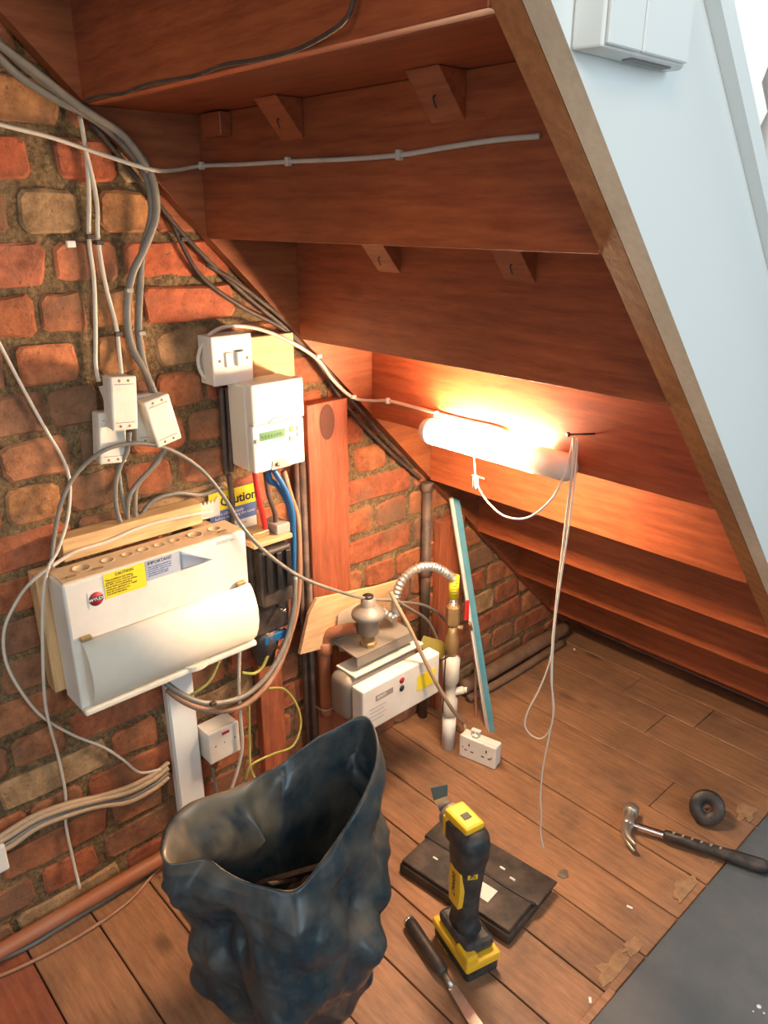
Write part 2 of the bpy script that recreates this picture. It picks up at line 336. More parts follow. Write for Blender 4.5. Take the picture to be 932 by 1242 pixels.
def put_brick(ya, yb, zc, h, col):
    L = yb-ya; st = L > 0.15; me = rng.choice(BM_S if st else BM_H)
    o = bpy.data.objects.new('brick', me); COL.objects.link(o); o.parent = wall
    o.location = (rng.uniform(-0.0025, 0.0015), (ya+yb)/2, zc); o.scale = (1, L/(0.21 if st else 0.098), h/0.064)
    o.rotation_euler = (rng.uniform(-0.012, 0.012), 0, 0); o.color = (*col, 1)
pal = [(0.41, 0.13, 0.05), (0.39, 0.12, 0.05), (0.43, 0.15, 0.06), (0.36, 0.105, 0.045), (0.40, 0.16, 0.07), (0.33, 0.11, 0.055), (0.42, 0.14, 0.055)]
PALE = (0.44, 0.27, 0.13); PO = (0.48, 0.22, 0.085); RED = (0.47, 0.115, 0.045); DK = (0.27, 0.125, 0.065)
rows = {  # brick extents measured in the photograph, by course, with colours
    -1: (118, [(-40, 75, PO)]),
    0: (188, [(-60, 36, RED), (64, 140, RED)]),
    1: (258, [(-60, 10, DK), (22, 98, PALE), (120, 182, PO)]),
    2: (320, [(-30, 57, (0.50, 0.16, 0.08)), (68, 145, (0.55, 0.18, 0.08)), (152, 280, RED)]),
    3: (380, [(-40, 45, pal[0]), (50, 107, pal[2]), (112, 166, PO), (174, 287, (0.44, 0.12, 0.05))]),
    4: (440, [(-30, 6, DK), (18, 97, (0.58, 0.20, 0.08)), (118, 180, PO), (192, 262, (0.33, 0.19, 0.09))]),
    5: (502, [(-30, 60, DK), (62, 125, DK), (130, 188, DK), (193, 250, pal[2])]),
    6: (565, [(2, 90, (0.48, 0.2, 0.09)), (100, 150, DK), (158, 230, pal[0])]),
    7: (625, [(8, 80, PO), (87, 150, pal[4]), (155, 215, pal[0])])}
for j in range(-11, 20):
    zt = 1.406-0.0743*j; zc = zt-0.037
    if zc < 0.0: continue
    h = 0.0605 if zc > 0.06 else 0.06
    ys = []
    if j in rows:
        pyc, lst = rows[j]
        for a, b_, c in lst:
            ya, yb = W(a, pyc).y+0.002, W(b_, pyc).y-0.002; put_brick(ya, yb, zc, h, c); ys.append((ya, yb))
    lo = min([a for a, b_ in ys], default=-0.45+(j % 2)*0.06); hi = max([b_ for a, b_ in ys], default=lo)
    def run(y, ylim, first):
        k = first
        while y < ylim:
            L = 0.205 if (k % 2 == 0) else 0.10
            L += rng.uniform(-0.012, 0.012); g = rng.uniform(0.009, 0.017)
            if y+g+L+zc > 2.22: break
            
            c = rng.choice(pal); 
            if rng.random() < 0.14: c = PALE if rng.random() < 0.4 else DK
            put_brick(y+g, y+g+L, zc, h, c); y += g+L; k += 1
    if ys: run(hi, 2.3, j)
    else: run(lo, 2.3, j)
    if ys:
        y = lo; k = j
        while y > -0.45:
            L = (0.205 if k % 2 else 0.10); g = 0.012; put_brick(y-g-L, y-g, zc, h, rng.choice(pal)); y -= L+g; k += 1
# plaster wall over the stairs, beyond the brickwork
mb = MB(); mb.prism([(-0.03, 3.3, -0.02), (-0.03, 2.52, -0.02), (-0.03, 2.52, 0.1), (-0.03, -0.5, 2.3), (-0.03, -0.5, 2.7), (-0.03, 3.3, 2.7)], (0.02, 0, 0)); 
mb = MB(); mb.prism([(-0.05, 2.28, -0.02), (-0.05, -0.38, 2.62), (-0.05, -0.38, 3.0), (-0.05, 3.3, 3.0), (-0.05, 3.3, -0.02)], (0.052, 0, 0)); obj('wall_left', mb, 'plaster', kind='structure')
mb = MB(); mb.box(-0.05, 3.3, -0.02, 3.6, 3.36, 3.0); obj('wall_back', mb, 'plaster', kind='structure')

# ---- pipe boxing / skirting at the foot of the brick wall: painted pipe
t0 = thing('heating_pipe', (0.03, 0.5, 0.02), 'long rust red pipe along the foot of the brick wall', 'pipe')
mb = MB(); mb.tube([(0.019, -0.5, 0.030), (0.019, 0.2, 0.030), (0.02, 0.6, 0.031), (0.022, 0.92, 0.03)], 0.015, 14); obj('pipe_run', mb, 'copper', t0)
mb = MB(); mb.tube([(0.03, 1.43, 0.03), (0.032, 1.6, 0.032), (0.032, 1.93, 0.034)], 0.022, 14)
obj('pipe_run', mb, 'old_pipe', t0, label='dusty brown length of the pipe')
for y in (1.5, 1.85):
    mb = MB(); mb.box(-0.004, y-0.012, 0.001, 0.055, y+0.012, 0.006); mb.tube([(0.0, y, 0.004), (0.004, y, 0.045), (0.028, y, 0.057), (0.054, y, 0.045), (0.056, y, 0.002)], 0.003, 6); obj('pipe_clip', mb, 'dark_pipe', t0)
mb = MB(); mb.tube([(0.062, 1.42, 0.014), (0.068, 1.6, 0.013), (0.06, 1.88, 0.013)], 0.012, 10)
obj('small_pipe', mb, 'old_pipe', label='thinner dark pipe on the boards in the far corner under the stairs', cat='pipe')

# ================================================================== STAIRCASE
stair = thing('staircase', (0.4, 2.0, 0.0), 'red-brown stained timber staircase seen from underneath', 'staircase')
stair['kind'] = 'structure'
K = lambda k: (0.53+0.187*k, 1.445-0.187*k)
for k in range(-6, 9):
    y, z = K(k); zt = z+0.187-0.0065
    zb = max(z-0.0055, 0.002)
    mb = MB(); mb.box(0.028, y, zb, 0.794, y+0.019, zt, 0.001, seg=1); obj('riser', mb, 'stair', stair)
    if z > 0:
        mb = MB(); mb.box(0.028, y+0.0195, z-0.006, 0.794, y+0.187+0.035, z+0.0078, 0.0015, seg=1); obj('tread', mb, 'stair', stair)
def stringer(x0, x1, sa, sb, ya, yb, mats):
    mb = MB()
    pts = [(x0, yb, sa-yb), (x0, ya, sa-ya), (x0, ya, sb-ya), (x0, yb, sb-yb)]
    # clip at floor
    a = [(x0, sa, 0.0), (x0, ya, sa-ya), (x0, ya, sb-ya), (x0, sb, 0.0)]
    mb.prism(a, (x1-x0, 0, 0))
    if len(mats) > 1:
        for i, f in enumerate(mb.f):
            c = sum((mb.v[q] for q in f), Vector())/len(f); mb.mi[i] = 1 if abs(c.y+c.z-sa) < 0.01 else 0
    return mb
obj('string', stringer(0.003, 0.028, 1.975, 2.235, -0.6, 2, ['stair_string']), 'stair_side', stair)
obj('string', stringer(0.794, 0.822, 1.975, 2.235, -0.6, 2, ['stair_string']), 'stair_string', stair)
obj('string_facing', stringer(0.823, 0.847, 1.975, 2.235, -0.6, 2, [0, 1]), ['paint', 'raw_edge'], stair, label='white painted facing with raw pale edge')
mb = MB(); mb.prism([(0.80, 2.2355, 0.0), (0.80, -0.6, 2.8355), (0.80, -0.6, 2.865), (0.80, 2.265, 0.0)], (0.062, 0, 0)); obj('string_cap', mb, 'paint', stair, label='white painted capping')
# plain balusters and handrail
for i in range(-2, 9):
    yb = 0.62+0.19*i
    zb = 2.265-yb-0.004
    mb = MB()
    if i % 1 == 0 and i != 3 and i != 2: mb.box(0.815, yb-0.016, zb-0.01, 0.847, yb+0.016, zb+0.75, 0.002, seg=1)
    else: mb.lathe([(0.018, -0.01), (0.018, 0.12), (0.011, 0.14), (0.022, 0.17), (0.012, 0.21), (0.023, 0.33), (0.020, 0.42), (0.012, 0.55), (0.018, 0.6), (0.018, 0.75)], (0.831, yb, zb), (0, 0, 1), 14)
    obj('baluster', mb, 'paint', stair)
mb = MB(); s1 = 2.265+0.73; mb.prism([(0.80, -0.6, s1+0.6), (0.80, 2.3, s1-2.3), (0.80, 2.3, s1-2.3+0.06), (0.80, -0.6, s1+0.66)], (0.062, 0, 0), 0.006); obj('handrail', mb, 'paint', stair)
# glue blocks in the angles of tread and riser, with a bent nail in each
def block(k, px, py, wd=0.052, dp=0.045, hh=0.050, flat=False):
    y, z = K(k); zt = z-0.0065; x = Y(px, py, y-0.02).x
    mb = MB()
    if flat: mb.box(x-wd/2, y-0.02, zt-0.035, x+wd/2, y-0.0005, zt-0.002, 0.001, seg=1)
    else: mb.prism([(x-wd/2, y-0.0006, zt), (x-wd/2, y-dp, zt), (x-wd/2, y-0.0006, zt-hh)], (wd, 0, 0), 0.0008)
    b = obj('glue_block', mb, 'stair', stair)
    if not flat:
        c = Vector((x, y-dp*0.5, zt-hh*0.5)); d = Vector((0, -1, -1)).normalized()
        n = MB(); n.tube([c, c+d*0.004, c+d*0.004+Vector((0.002, 0.003, -0.010))], 0.0011, 6); obj('nail', n, 'black', b)
# block(k...) sits under tread k-1, on the face of riser k
def block_at(k, *a, **kw):
    global K
    K0 = K; K = lambda q: (K0(q)[0], K0(q-1)[1]); block(k, *a, **kw); K = K0
block_at(1, 340, 140); block_at(1, 530, 110); block_at(1, 256, 158, wd=0.055, flat=True)
block_at(2, 462, 318); block_at(2, 622, 326)
# slim upright batten at the end of riser 2 and 3
y2 = K(2)[0]; 
for k, px, py in ((2, 356, 350), (3, 446, 450)):
    yy, zz = K(k); x = Y(px, py, yy).x
    mb = MB(); mb.box(x-0.008, yy-0.012, zz+0.012, x+0.006, yy-0.0005, zz+0.17, 0.001, seg=1); obj('wedge', mb, 'stair', stair)

# ================================================================== LAMP
L = thing('strip_light', (0.39, 1.068, 0.865), 'lit white strip light fixed across the underside of the stairs', 'lamp')
def capsule_prof(r=0.025, sq=0.022):
    return [(math.cos(a)*sq, math.sin(a)*r) for a in [2*math.pi*i/20 for i in range(20)]]
def lampseg(xa, xb, enda, endb):
    mb = MB(); pr = capsule_prof(); xs = []; n = 6
    if enda: xs += [(xa+0.022*(1-math.cos(math.pi/2*i/n)), math.sin(math.pi/2*i/n)) for i in range(n)]
    xs.append((xa+0.022 if enda else xa, 1)); xs.append((xb-0.022 if endb else xb, 1))
    if endb: xs += [(xb-0.022*(1-math.sin(math.pi/2*i/n)), math.cos(math.pi/2*i/n)) for i in range(1, n+1)]
    vs = []; fs = []
    for x, s_ in xs:
        s_ = max(s_, 0.02)
        for a, b_ in pr: vs.append((x, 1.0655+a*s_, 0.892+b_*s_+0.0))
    for j in range(len(xs)-1):
        for i in range(20): fs.append((j*20+i, j*20+(i+1) % 20, (j+1)*20+(i+1) % 20, (j+1)*20+i))
    fs.append(tuple(range(20))); fs.append(tuple((len(xs)-1)*20+i for i in range(20))); return mb.add(vs, fs, True)
obj('end_cap', lampseg(0.205, 0.232, True, False), 'lamp_cap', L)
obj('diffuser', lampseg(0.2325, 0.485, False, False), 'diffuser', L)
obj('end_cap', lampseg(0.4855, 0.568, False, True), 'lamp_cap', L)
# pull cord with a toggle
tg = Y(577, 585, 1.045)
mb = MB(); a = Y(575, 553, 1.045)
mb.tube([a, (a+tg)/2, tg], 0.0016, 6)
mb.tube([tg, Y(590, 607, 1.045), Y(612, 626, 1.045), Y(640, 628, 1.045), Y(668, 607, 1.045), Y(684, 578, 1.045), Y(693, 545, 1.06), Y(696, 531, 1.062)], 0.0019, 6)
pc = obj('pull_cord', mb, 'cord', label='white pull cord looping below the strip light to a nail', cat='cord')
mb = MB(); mb.lathe([(0.003, -0.014), (0.0055, -0.010), (0.0055, 0.008), (0.003, 0.013)], tg, (0, 0, 1), 10); mb.cyl(tg+Vector((-0.008, 0, 0.012)), tg+Vector((0.020, 0, 0.012)), 0.0013, 6); obj('toggle', mb, 'cord', pc)
# nail and hanging cords
nh = Y(690, 527, 1.045)
mb = MB(); mb.cyl(nh, Vector((nh.x+0.022, 1.098, nh.z-0.004)), 0.0018, 8); mb.cyl(nh-Vector((0.001, 0.002, 0)), nh+Vector((0, 0.001, 0)), 0.0042, 10)
obj('nail', mb, 'dark_pipe', label='long nail in the riser holding the looped cords', cat='nail')
mb = MB()
N = lambda px, py, y=1.052: Y(px, py, y)
mb.tube([N(696, 531), N(694, 570), N(688, 620), N(682, 670), N(676, 720), N(671, 770), N(668, 800), N(655, 835), N(641, 862), N(637, 880), N(645, 892), N(656, 896), N(665, 889), N(671, 870), N(670, 830), N(671, 790), N(676, 730), N(684, 660), N(692, 600), N(699, 535)], 0.0017, 6)
mb.tube([N(701, 532, 1.056), N(698, 575, 1.05), N(690, 640, 1.05), N(681, 700, 1.05), N(673, 760, 1.05), N(669, 820, 1.05), N(672, 860, 1.05), N(667, 890, 1.05), N(659, 930, 1.05), N(656, 965, 1.05), N(657, 990, 1.05), N(656, 1010, 1.05), N(660, 1030, 1.05)], 0.0016, 6)
obj('hanging_cord', mb, 'cord', label='long white string hung in loops from the nail, its tail near the floor', cat='cord')

# ================================================================== CABLES on the structure
def cable(name, pts, r, mat, label, cat='cable', group=None, clips=(), clipmat='dark_cable', n=8, flat=1.0, res=6):
    mb = MB()
    if isinstance(pts[0], list):
        for p in pts: mb.tube(p, r, n, res, flat)
    else: mb.tube(pts, r, n, res, flat)
    o = obj(name, mb, mat, None, label, cat, group)
    for c, d in clips:
        q = MB(); c = Vector(c); d = Vector(d); q.box(c.x-0.003, c.y-0.006, c.z-0.0035, c.x+0.006, c.y+0.006, c.z+0.0035, 0.001, seg=1) if abs(d.x) > 0.5 else q.box(c.x-0.0035, c.y-0.005, c.z-0.006, c.x+0.0035, c.y+0.004, c.z+0.006, 0.001, seg=1)
        obj('cable_clip', q, clipmat, o)
    return o
w_ = W
cable('white_cable', [W(-30, 140, .012), W(0, 151, .012), W(60, 166, .013), W(120, 186, .02), W(185, 206, .05), W(215, 206, .04), W(232, 203, .035), Y(250, 201, .7135), Y(300, 199, .7135), Y(350, 196, .7135), Y(420, 193, .7135), Y(485, 188, .7135), Y(540, 179, .7135), Y(600, 170, .7135), Y(655, 165, .7135)], 0.0032, 'white_cable',
      'thin white cable running level across the upper riser to the outer string', clips=[(Y(245, 201, .7125), (0, 1, 0)), (Y(350, 196, .7125), (0, 1, 0)), (Y(485, 188, .7125), (0, 1, 0))], clipmat='white_cable')
cable('flat_cable', [[W(-20, 30, .03), W(20, 72, .035), W(80, 118, .035), W(140, 158, .037), W(172, 190, .04), W(187, 225, .04), W(189, 262, .03), W(176, 300, .022), W(160, 335, .018), W(154, 380, .016), W(160, 420, .016), W(176, 450, .018), W(188, 478, .02)],
                     [W(-20, 48, .02), W(20, 90, .022), W(70, 122, .024), W(110, 142, .028), W(150, 175, .03), W(178, 215, .03), W(184, 260, .022), W(172, 310, .014), W(170, 350, .012), W(168, 400, .012), W(174, 440, .014), W(186, 480, .016)],
                     [W(-20, 40, .042), W(40, 85, .045), W(100, 132, .046), W(150, 165, .048), W(180, 208, .046)]],
      0.0062, 'grey_cable', 'thick grey cables snaking from the stair string down to the junction boxes', clips=[(W(156, 352, .016), EX), (W(171, 404, .014), EX)], clipmat='grey_plastic', flat=0.65)
cable('white_cable', [[W(97, 140, .008), W(105, 190, .008), W(108, 240, .008), W(108, 290, .008), W(114, 340, .008), W(116, 400, .008), W(117, 450, .008), W(128, 485, .01), W(131, 505, .014)]], 0.0036, 'white_cable',
      'white cable down the bricks to the left junction box, left of a twin', clips=[(W(109, 287, .009), EX), (W(122, 465, .009), EX)])
cable('white_cable', [[W(103, 180, .012), W(112, 215, .01), W(118, 250, .008), W(119, 290, .008), W(128, 345, .008), W(141, 395, .008), W(145, 430, .01), W(148, 462, .02)]], 0.0036, 'white_cable',
      'white cable down the bricks into the middle junction box', clips=[(W(120, 294, .009), EX), (W(143, 405, .009), EX)])
cable('white_cable', [W(-20, 380, .008), W(0, 418, .008), W(30, 475, .008), W(55, 520, .01), W(78, 560, .014), W(85, 590, .02), W(82, 630, .03), W(70, 668, .05), W(58, 690, .06), W(52, 730, .06), W(52, 800, .05), W(56, 860, .03), W(70, 915, .012), W(79, 960, .01), W(80, 1000, .01), W(88, 1040, .012), W(97, 1078, .03)], 0.0028, 'white_cable',
      'thin white cable falling from the left edge past the fuse box to the floor')
cable('grey_cable', [W(62, 690, .06), W(66, 650, .04), W(76, 605, .03), W(95, 572, .03), W(125, 547, .04), W(160, 538, .05), W(200, 543, .055), W(240, 566, .06), W(270, 600, .08), W(295, 640, .12), W(325, 672, .13), W(365, 700, .13), W(410, 717, .13), W(445, 726, .13), W(480, 728, .13)], 0.0037, 'grey_cable',
      'grey cable arching over the fuse box and across to the gas regulator')
cable('white_cable', [W(60, 688, .07), W(38, 706, .06), W(20, 730, .04), W(5, 765, .03), W(8, 805, .025), W(30, 845, .02), W(55, 872, .015), W(90, 892, .012), W(125, 906, .012), W(150, 922, .012), W(170, 937, .014), W(195, 933, .02)], 0.0028, 'white_cable',
      'white cable bulging left beside the fuse box then dropping to the trunking')
# black wires beneath the inner string
cable('dark_cable', [[W(112, 150, .012), W(190, 245, .012), W(235, 298, .012), W(300, 360, .012), W(370, 420, .012), W(420, 492, .012), W(470, 545, .012), W(510, 580, .012)],
                     [W(250, 320, .008), W(300, 352, .022), W(365, 408, .022), W(430, 490, .022), W(500, 566, .022)],
                     [W(205, 262, .008), W(240, 330, .011), W(290, 370, .011), W(345, 400, .011), W(385, 438, .01)]], 0.0042, 'dark_cable',
      'black wires running down the brick wall just below the stair string', clips=[(W(222, 290, .01), EX)])
cable('dark_cable', [(0.032+0.064*q, 0.5275, 1.4425+0.002*math.sin(q*2.3)) for q in range(9)]+[(0.60, 0.524, 1.447), (0.64, 0.518, 1.455), (0.655, 0.515, 1.475), (0.66, 0.515, 1.50)], 0.0024, 'dark_cable',
      'thin black wire along the lower edge of the topmost riser')
# cable from the switch to the lamp
y3 = K(3)[0]
cable('white_cable', [W(255, 465, .02), W(243, 450, .015), W(241, 430, .015), W(252, 408, .02), W(275, 396, .02), W(310, 398, .02), W(345, 411, .03), W(383, 434, .034), W(405, 462, .034), W(428, 482, .036), Y(450, 486, y3-.004), Y(471, 486, y3-.004), Y(500, 493, y3-.004), Y(530, 501, y3-.004), Y(565, 510, y3-.004), Y(600, 518, y3-.004), Y(618, 526, y3-.006)], 0.0036, 'white_cable',
      'white cable from the wall switch over the string to the strip light', clips=[(W(386, 432, .036), EX), (W(428, 481, .038), EX), (Y(471, 486, y3-.006), EY), (Y(530, 502, y3-.006), EY)], clipmat='white')

# ================================================================== JUNCTION BOXES
def wallM(px, py, x, rot): c = W(px, py, x); return Matrix.Translation(c) @ Matrix.Rotation(rot, 4, 'X')
def jbox(px, py, x0, x1, wd, ht, rot, label, mat='old_white'):
    m_ = wallM(px, py, x1, rot); base = m_ @ Vector((-(x1-x0)/2, 0, -ht/2))
    t_ = thing('junction_box', base, label, 'junction box', 'junction boxes on the bricks')
    d = x1-x0
    mb = MB(); mb.box(-d, -wd/2, -ht/2, -0.004, wd/2, ht/2, 0.004, m_); obj('base', mb, mat, t_)
    mb = MB(); mb.box(-0.0036, -wd/2-0.001, -ht/2-0.001, 0.004, wd/2+0.001, ht/2+0.001, 0.003, m_); obj('cover', mb, mat, t_)
    for sy in (-1, 1):
        for sz in (-1, 1):
            mb = MB(); mb.cyl(m_ @ Vector((0.0041, sy*wd*0.18, sz*ht*0.43)), m_ @ Vector((0.005, sy*wd*0.18, sz*ht*0.43)), 0.0022, 8); obj('screw', mb, 'brass_clip', t_)
    for sz in (-1, 1):
        mb = MB(); mb.box(0.0041, -wd*0.38, sz*ht*0.36-0.0006, 0.0047, wd*0.38, sz*ht*0.36+0.0006, 0, m_); obj('ridge', mb, 'ink_grey', t_)
jbox(136, 531, 0.004, 0.032, 0.045, 0.085, R(-6), 'white junction box on bricks, lowest and leftmost of the group')
jbox(150, 489, 0.030, 0.062, 0.042, 0.086, R(-5), 'junction box in the middle, overlapping the front of the other two')
jbox(179, 508, 0.004, 0.026, 0.045, 0.085, R(-4), 'junction box mostly hidden behind the right tilted one')
jbox(197, 510, 0.028, 0.056, 0.046, 0.082, R(12), 'rightmost junction box, tilted, fed by the thick grey cables')
cable('grey_cable', [[W(157, 524, .045), W(155, 545, .04), W(146, 565, .03), W(140, 590, .03), W(142, 620, .03), W(150, 640, .03)],
                     [W(143, 562, .02), W(146, 590, .024), W(152, 618, .024), W(158, 636, .02)],
                     [W(200, 545, .04), W(190, 562, .035), W(168, 585, .03), W(156, 605, .03), W(155, 638, .02)],
                     [W(196, 548, .03), W(182, 570, .024), W(166, 590, .024), W(164, 615, .024), W(165, 636, .02)],
                     [W(166, 634, .016), W(185, 608, .014), W(215, 598, .012), W(245, 600, .012), W(270, 590, .012)]], 0.0042, 'grey_cable',
      'grey cables dropping from the junction boxes behind the fuse box')

# ================================================================== CONSUMER UNIT
ya, yb, zb, zt = 0.362, 0.702, 0.508, 0.748
bd = thing('backboard', (0.02, 0.5, 0.53), 'pale timber battens on the bricks behind the large fuse box', 'batten')
mb = MB(); mb.box(0.004, 0.395, 0.752, 0.040, 0.655, 0.792, 0.002); obj('batten', mb, 'pine_h', bd)
mb = MB(); mb.box(0.004, 0.345, 0.520, 0.040, 0.385, 0.742, 0.002); obj('batten', mb, 'pine_v', bd)
mb = MB(); mb.box(0.004, 0.64, 0.53, 0.040, 0.68, 0.742, 0.002); obj('batten', mb, 'pine_v', bd)
cu = thing('consumer_unit', (0.075, 0.53, 0.508), 'large white fuse box with a curved lower cover on the brick wall', 'fuse box')
mb = MB(); mb.box(0.041, ya, zb, 0.110, yb, zt-0.0022, 0.004)
obj('body', mb, 'white', cu)
mb = MB(); mb.box(0.043, ya+0.003, zt-0.002, 0.107, yb-0.003, zt, 0.0008, seg=1); obj('top_plate', mb, 'lamplit_dusty_top', cu, label='dusty top, tan with lamplight put into the colour')
for i, (yy, rr) in enumerate([(0.41, .015), (0.455, .011), (0.49, .010), (0.52, .010), (0.55, .010), (0.58, .010), (0.62, .014), (0.66, .012)]):
    mb = MB(); mb.lathe([(rr, 0), (rr, 0.0009), (rr-0.0012, 0.0009), (rr-0.0012, 0.0004), (0.001, 0.0004)], (0.07, yy, zt), (0, 0, 1), 20); obj('knockout', mb, 'lamplit_dusty_top', cu)
for yy in (0.385, 0.43, 0.665):
    mb = MB(); mb.box(0.088, yy-0.008, zt+0.0001, 0.094, yy+0.008, zt+0.002, 0.0008, seg=1); obj('slot_clip', mb, 'brass_clip', cu)
# front curved flap
prof = [(0.1105, 0.640), (0.119, 0.641), (0.128, 0.632), (0.137, 0.615), (0.1425, 0.594), (0.143, 0.572), (0.139, 0.552), (0.131, 0.534), (0.119, 0.521), (0.1105, 0.518)]
mb = MB(); mb.smooth = True; mb.prism([(x, ya+0.014, z) for x, z in spline_prof] if False else [(x, ya+0.014, z) for x, z in prof], (0, yb-ya-0.018, 0))
flap = obj('cover_flap', mb, 'cream', cu)
for p in flap.data.polygons: p.use_smooth = abs(p.normal.y) < 0.5
mb = MB(); mb.box(0.1102, ya, zb-0.001, 0.124, yb, zb+0.010, 0.003); obj('bottom_lip', mb, 'cream', cu)
mb = MB(); q = []; 
for i in range(20): a = 2*math.pi*i/20; q.append((0.116+0.014*max(math.cos(a), -0.3), 0.573+0.024*math.sin(a), zb+0.002))
mb.prism(q, (0, 0, 0.010)); obj('thumb_tab', mb, 'cream', cu)
for yy in (ya+0.022, yb-0.022):
    mb = MB(); mb.box(0.1105, yy-0.010, 0.643, 0.121, yy+0.010, 0.650, 0.002, seg=1); obj('catch', mb, 'brass_clip', cu)
# stickers
def plate(x, y0, y1, z0, z1, mat, parent, name, th=0.0005): 
    mb = MB(); mb.box(x, y0, z0, x+th, y1, z1); return obj(name, mb, mat, parent)
sy = [W(px, py, .1108) for px, py in ((120, 688), (172, 673), (176, 698), (122, 719))]
st = plate(0.1104, 0.428, 0.500, 0.700, 0.744, 'yellow_label', cu, 'sticker'); st['label'] = 'yellow CAUTION sticker'
text('CAUTION', 0.0072, (0.1112, 0.464, 0.7365), EY, EZ, 'ink', st, align='CENTER')
text('This installation has wiring\ncolours to two versions of\nBS 7671. Great care should be\ntaken before undertaking\nextension, alteration or repair\nthat all conductors are\ncorrectly identified.', 0.0044, (0.1112, 0.4305, 0.7305), EY, EZ, 'ink', st)
st = plate(0.1104, 0.502, 0.566, 0.708, 0.745, 'label_grey', cu, 'sticker'); st['label'] = 'grey IMPORTANT sticker, curling away at its right'
text('IMPORTANT', 0.0082, (0.1112, 0.505, 0.7365), EY, EZ, 'ink', st)
text('This installation should be\nperiodically inspected and\ntested and a report on its\ncondition obtained, as\nprescribed in BS 7671.', 0.0042, (0.1112, 0.505, 0.731), EY, EZ, 'label_blue', st)
mb = MB(); vs = []; nn = 12
for i in range(nn+1):
    u_ = i/nn
    for j in range(7):
        v_ = j/6; vs.append((0.1115+0.016*math.sin(u_*1.5)*(0.4+0.6*v_), 0.566+0.060*u_-0.006*v_*u_, 0.709+0.036*v_*(1-u_*0.75)+0.0*u_+0.018*u_*(1-v_)*0.2))
fs = [(i*7+j, i*7+j+1, (i+1)*7+j+1, (i+1)*7+j) for i in range(nn) for j in range(6)]
mb.add(vs, fs, True); o = obj('curled_corner', mb, 'label_grey', st)
sf = o.modifiers.new('th', 'SOLIDIFY'); sf.thickness = 0.0004
lg = plate(0.1104, 0.399, 0.425, 0.692, 0.721, 'label_white', cu, 'badge')
mb = MB(); mb.cyl((0.1109, 0.412, 0.7065), (0.1114, 0.412, 0.7065), 0.0122, 28); obj('badge_disc', mb, 'label_red', lg, label='dark red disc')
mb = MB(); mb.box(0.1114, 0.4, 0.7025, 0.1116, 0.424, 0.7105); obj('badge_band', mb, 'ink', lg)
text('WYLEX', 0.0074, (0.1118, 0.412, 0.7039), EY, EZ, 'label_white', lg, align='CENTER', bold=0.0001)
text('CE  Type tested\nBS EN 60439-3  IP2XC', 0.0040, (0.1108, 0.640, 0.7380), EY, EZ, 'ink_grey', cu)
cable('white_cable', [W(58, 690, .06), W(90, 670, .05), W(130, 657, .045), W(170, 640, .044), W(215, 628, .044), W(258, 620, .044)], 0.0032, 'white_cable', 'white cable lying along the back of the fuse box top')
mb = MB(); q = [(0.006, 0.66, 0.745), (0.006, 0.66, 0.780)]
for i in range(5): yy = 0.664+i*0.008; q += [(0.006, yy, 0.780), (0.006, yy+0.004, 0.772)]
q += [(0.006, 0.71, 0.785), (0.006, 0.71, 0.745)]
mb.prism(q, (0.003, 0, 0)); obj('torn_plaster_strip', mb, 'white', label='torn white plastic scrap on the wall by the fuse box top right', cat='scrap')
cable('white_cable', [W(303, 650, .04), W(306, 680, .05), W(302, 715, .06), W(294, 760, .06), W(291, 790, .05), W(290, 830, .05), W(292, 870, .06), W(294, 905, .06), W(288, 935, .06), W(278, 965, .06)], 0.0036, 'white_cable', 'white cable hanging behind the right side of the fuse box past the spur')

# trunking
tr = thing('trunking', (0.015, 0.58, 0.05), 'white plastic trunking below the fuse box down to the floor', 'trunking')
mb = MB(); mb.box(0.001, 0.553, 0.012, 0.018, 0.612, zb-0.003, 0.001, seg=1); obj('trunking_base', mb, 'white', tr)
mb = MB(); mb.box(0.0184, 0.556, 0.012, 0.0215, 0.609, zb-0.003, 0.0012, seg=1); obj('trunking_lid', mb, 'paint', tr)
# spur
def plate_box(name, y0, y1, z0, z1, x0, x1, label, cat, mats=('white', 'white')):
    t_ = thing(name, (0.01, (y0+y1)/2, z0), label, cat)
    mb = MB(); mb.box(x0, y0+0.001, z0+0.001, x1-0.009, y1-0.001, z1-0.001, 0.002); obj('back_box', mb, mats[0], t_)
    mb = MB(); mb.box(x1-0.0087, y0, z0, x1, y1, z1, 0.003); obj('front_plate', mb, mats[1], t_); return t_
sp = plate_box('fused_spur', 0.616, 0.690, 0.222, 0.297, 0.002, 0.05, 'white fused spur with small red indicator under the fuse box', 'electrical outlet')
mb = MB(); mb.box(0.0501, 0.657-0.009, 0.281, 0.0512, 0.657+0.009, 0.288, 0.0005, seg=1); obj('indicator', mb, 'label_red', sp, label='red indicator window')
for yy, zz, r_ in ((0.632, 0.262, .0022), (0.653, 0.262, .0018), (0.678, 0.262, .0022)):
    mb = MB(); mb.cyl((0.0501, yy, zz), (0.0508, yy, zz), r_, 8); obj('screw', mb, 'brass_clip', sp)
cable('grey_cable', [W(258, 930, .012), W(262, 955, .012), W(266, 985, .01), W(268, 1020, .01)], 0.004, 'grey_cable', 'short grey cable dropping out of the fused spur')

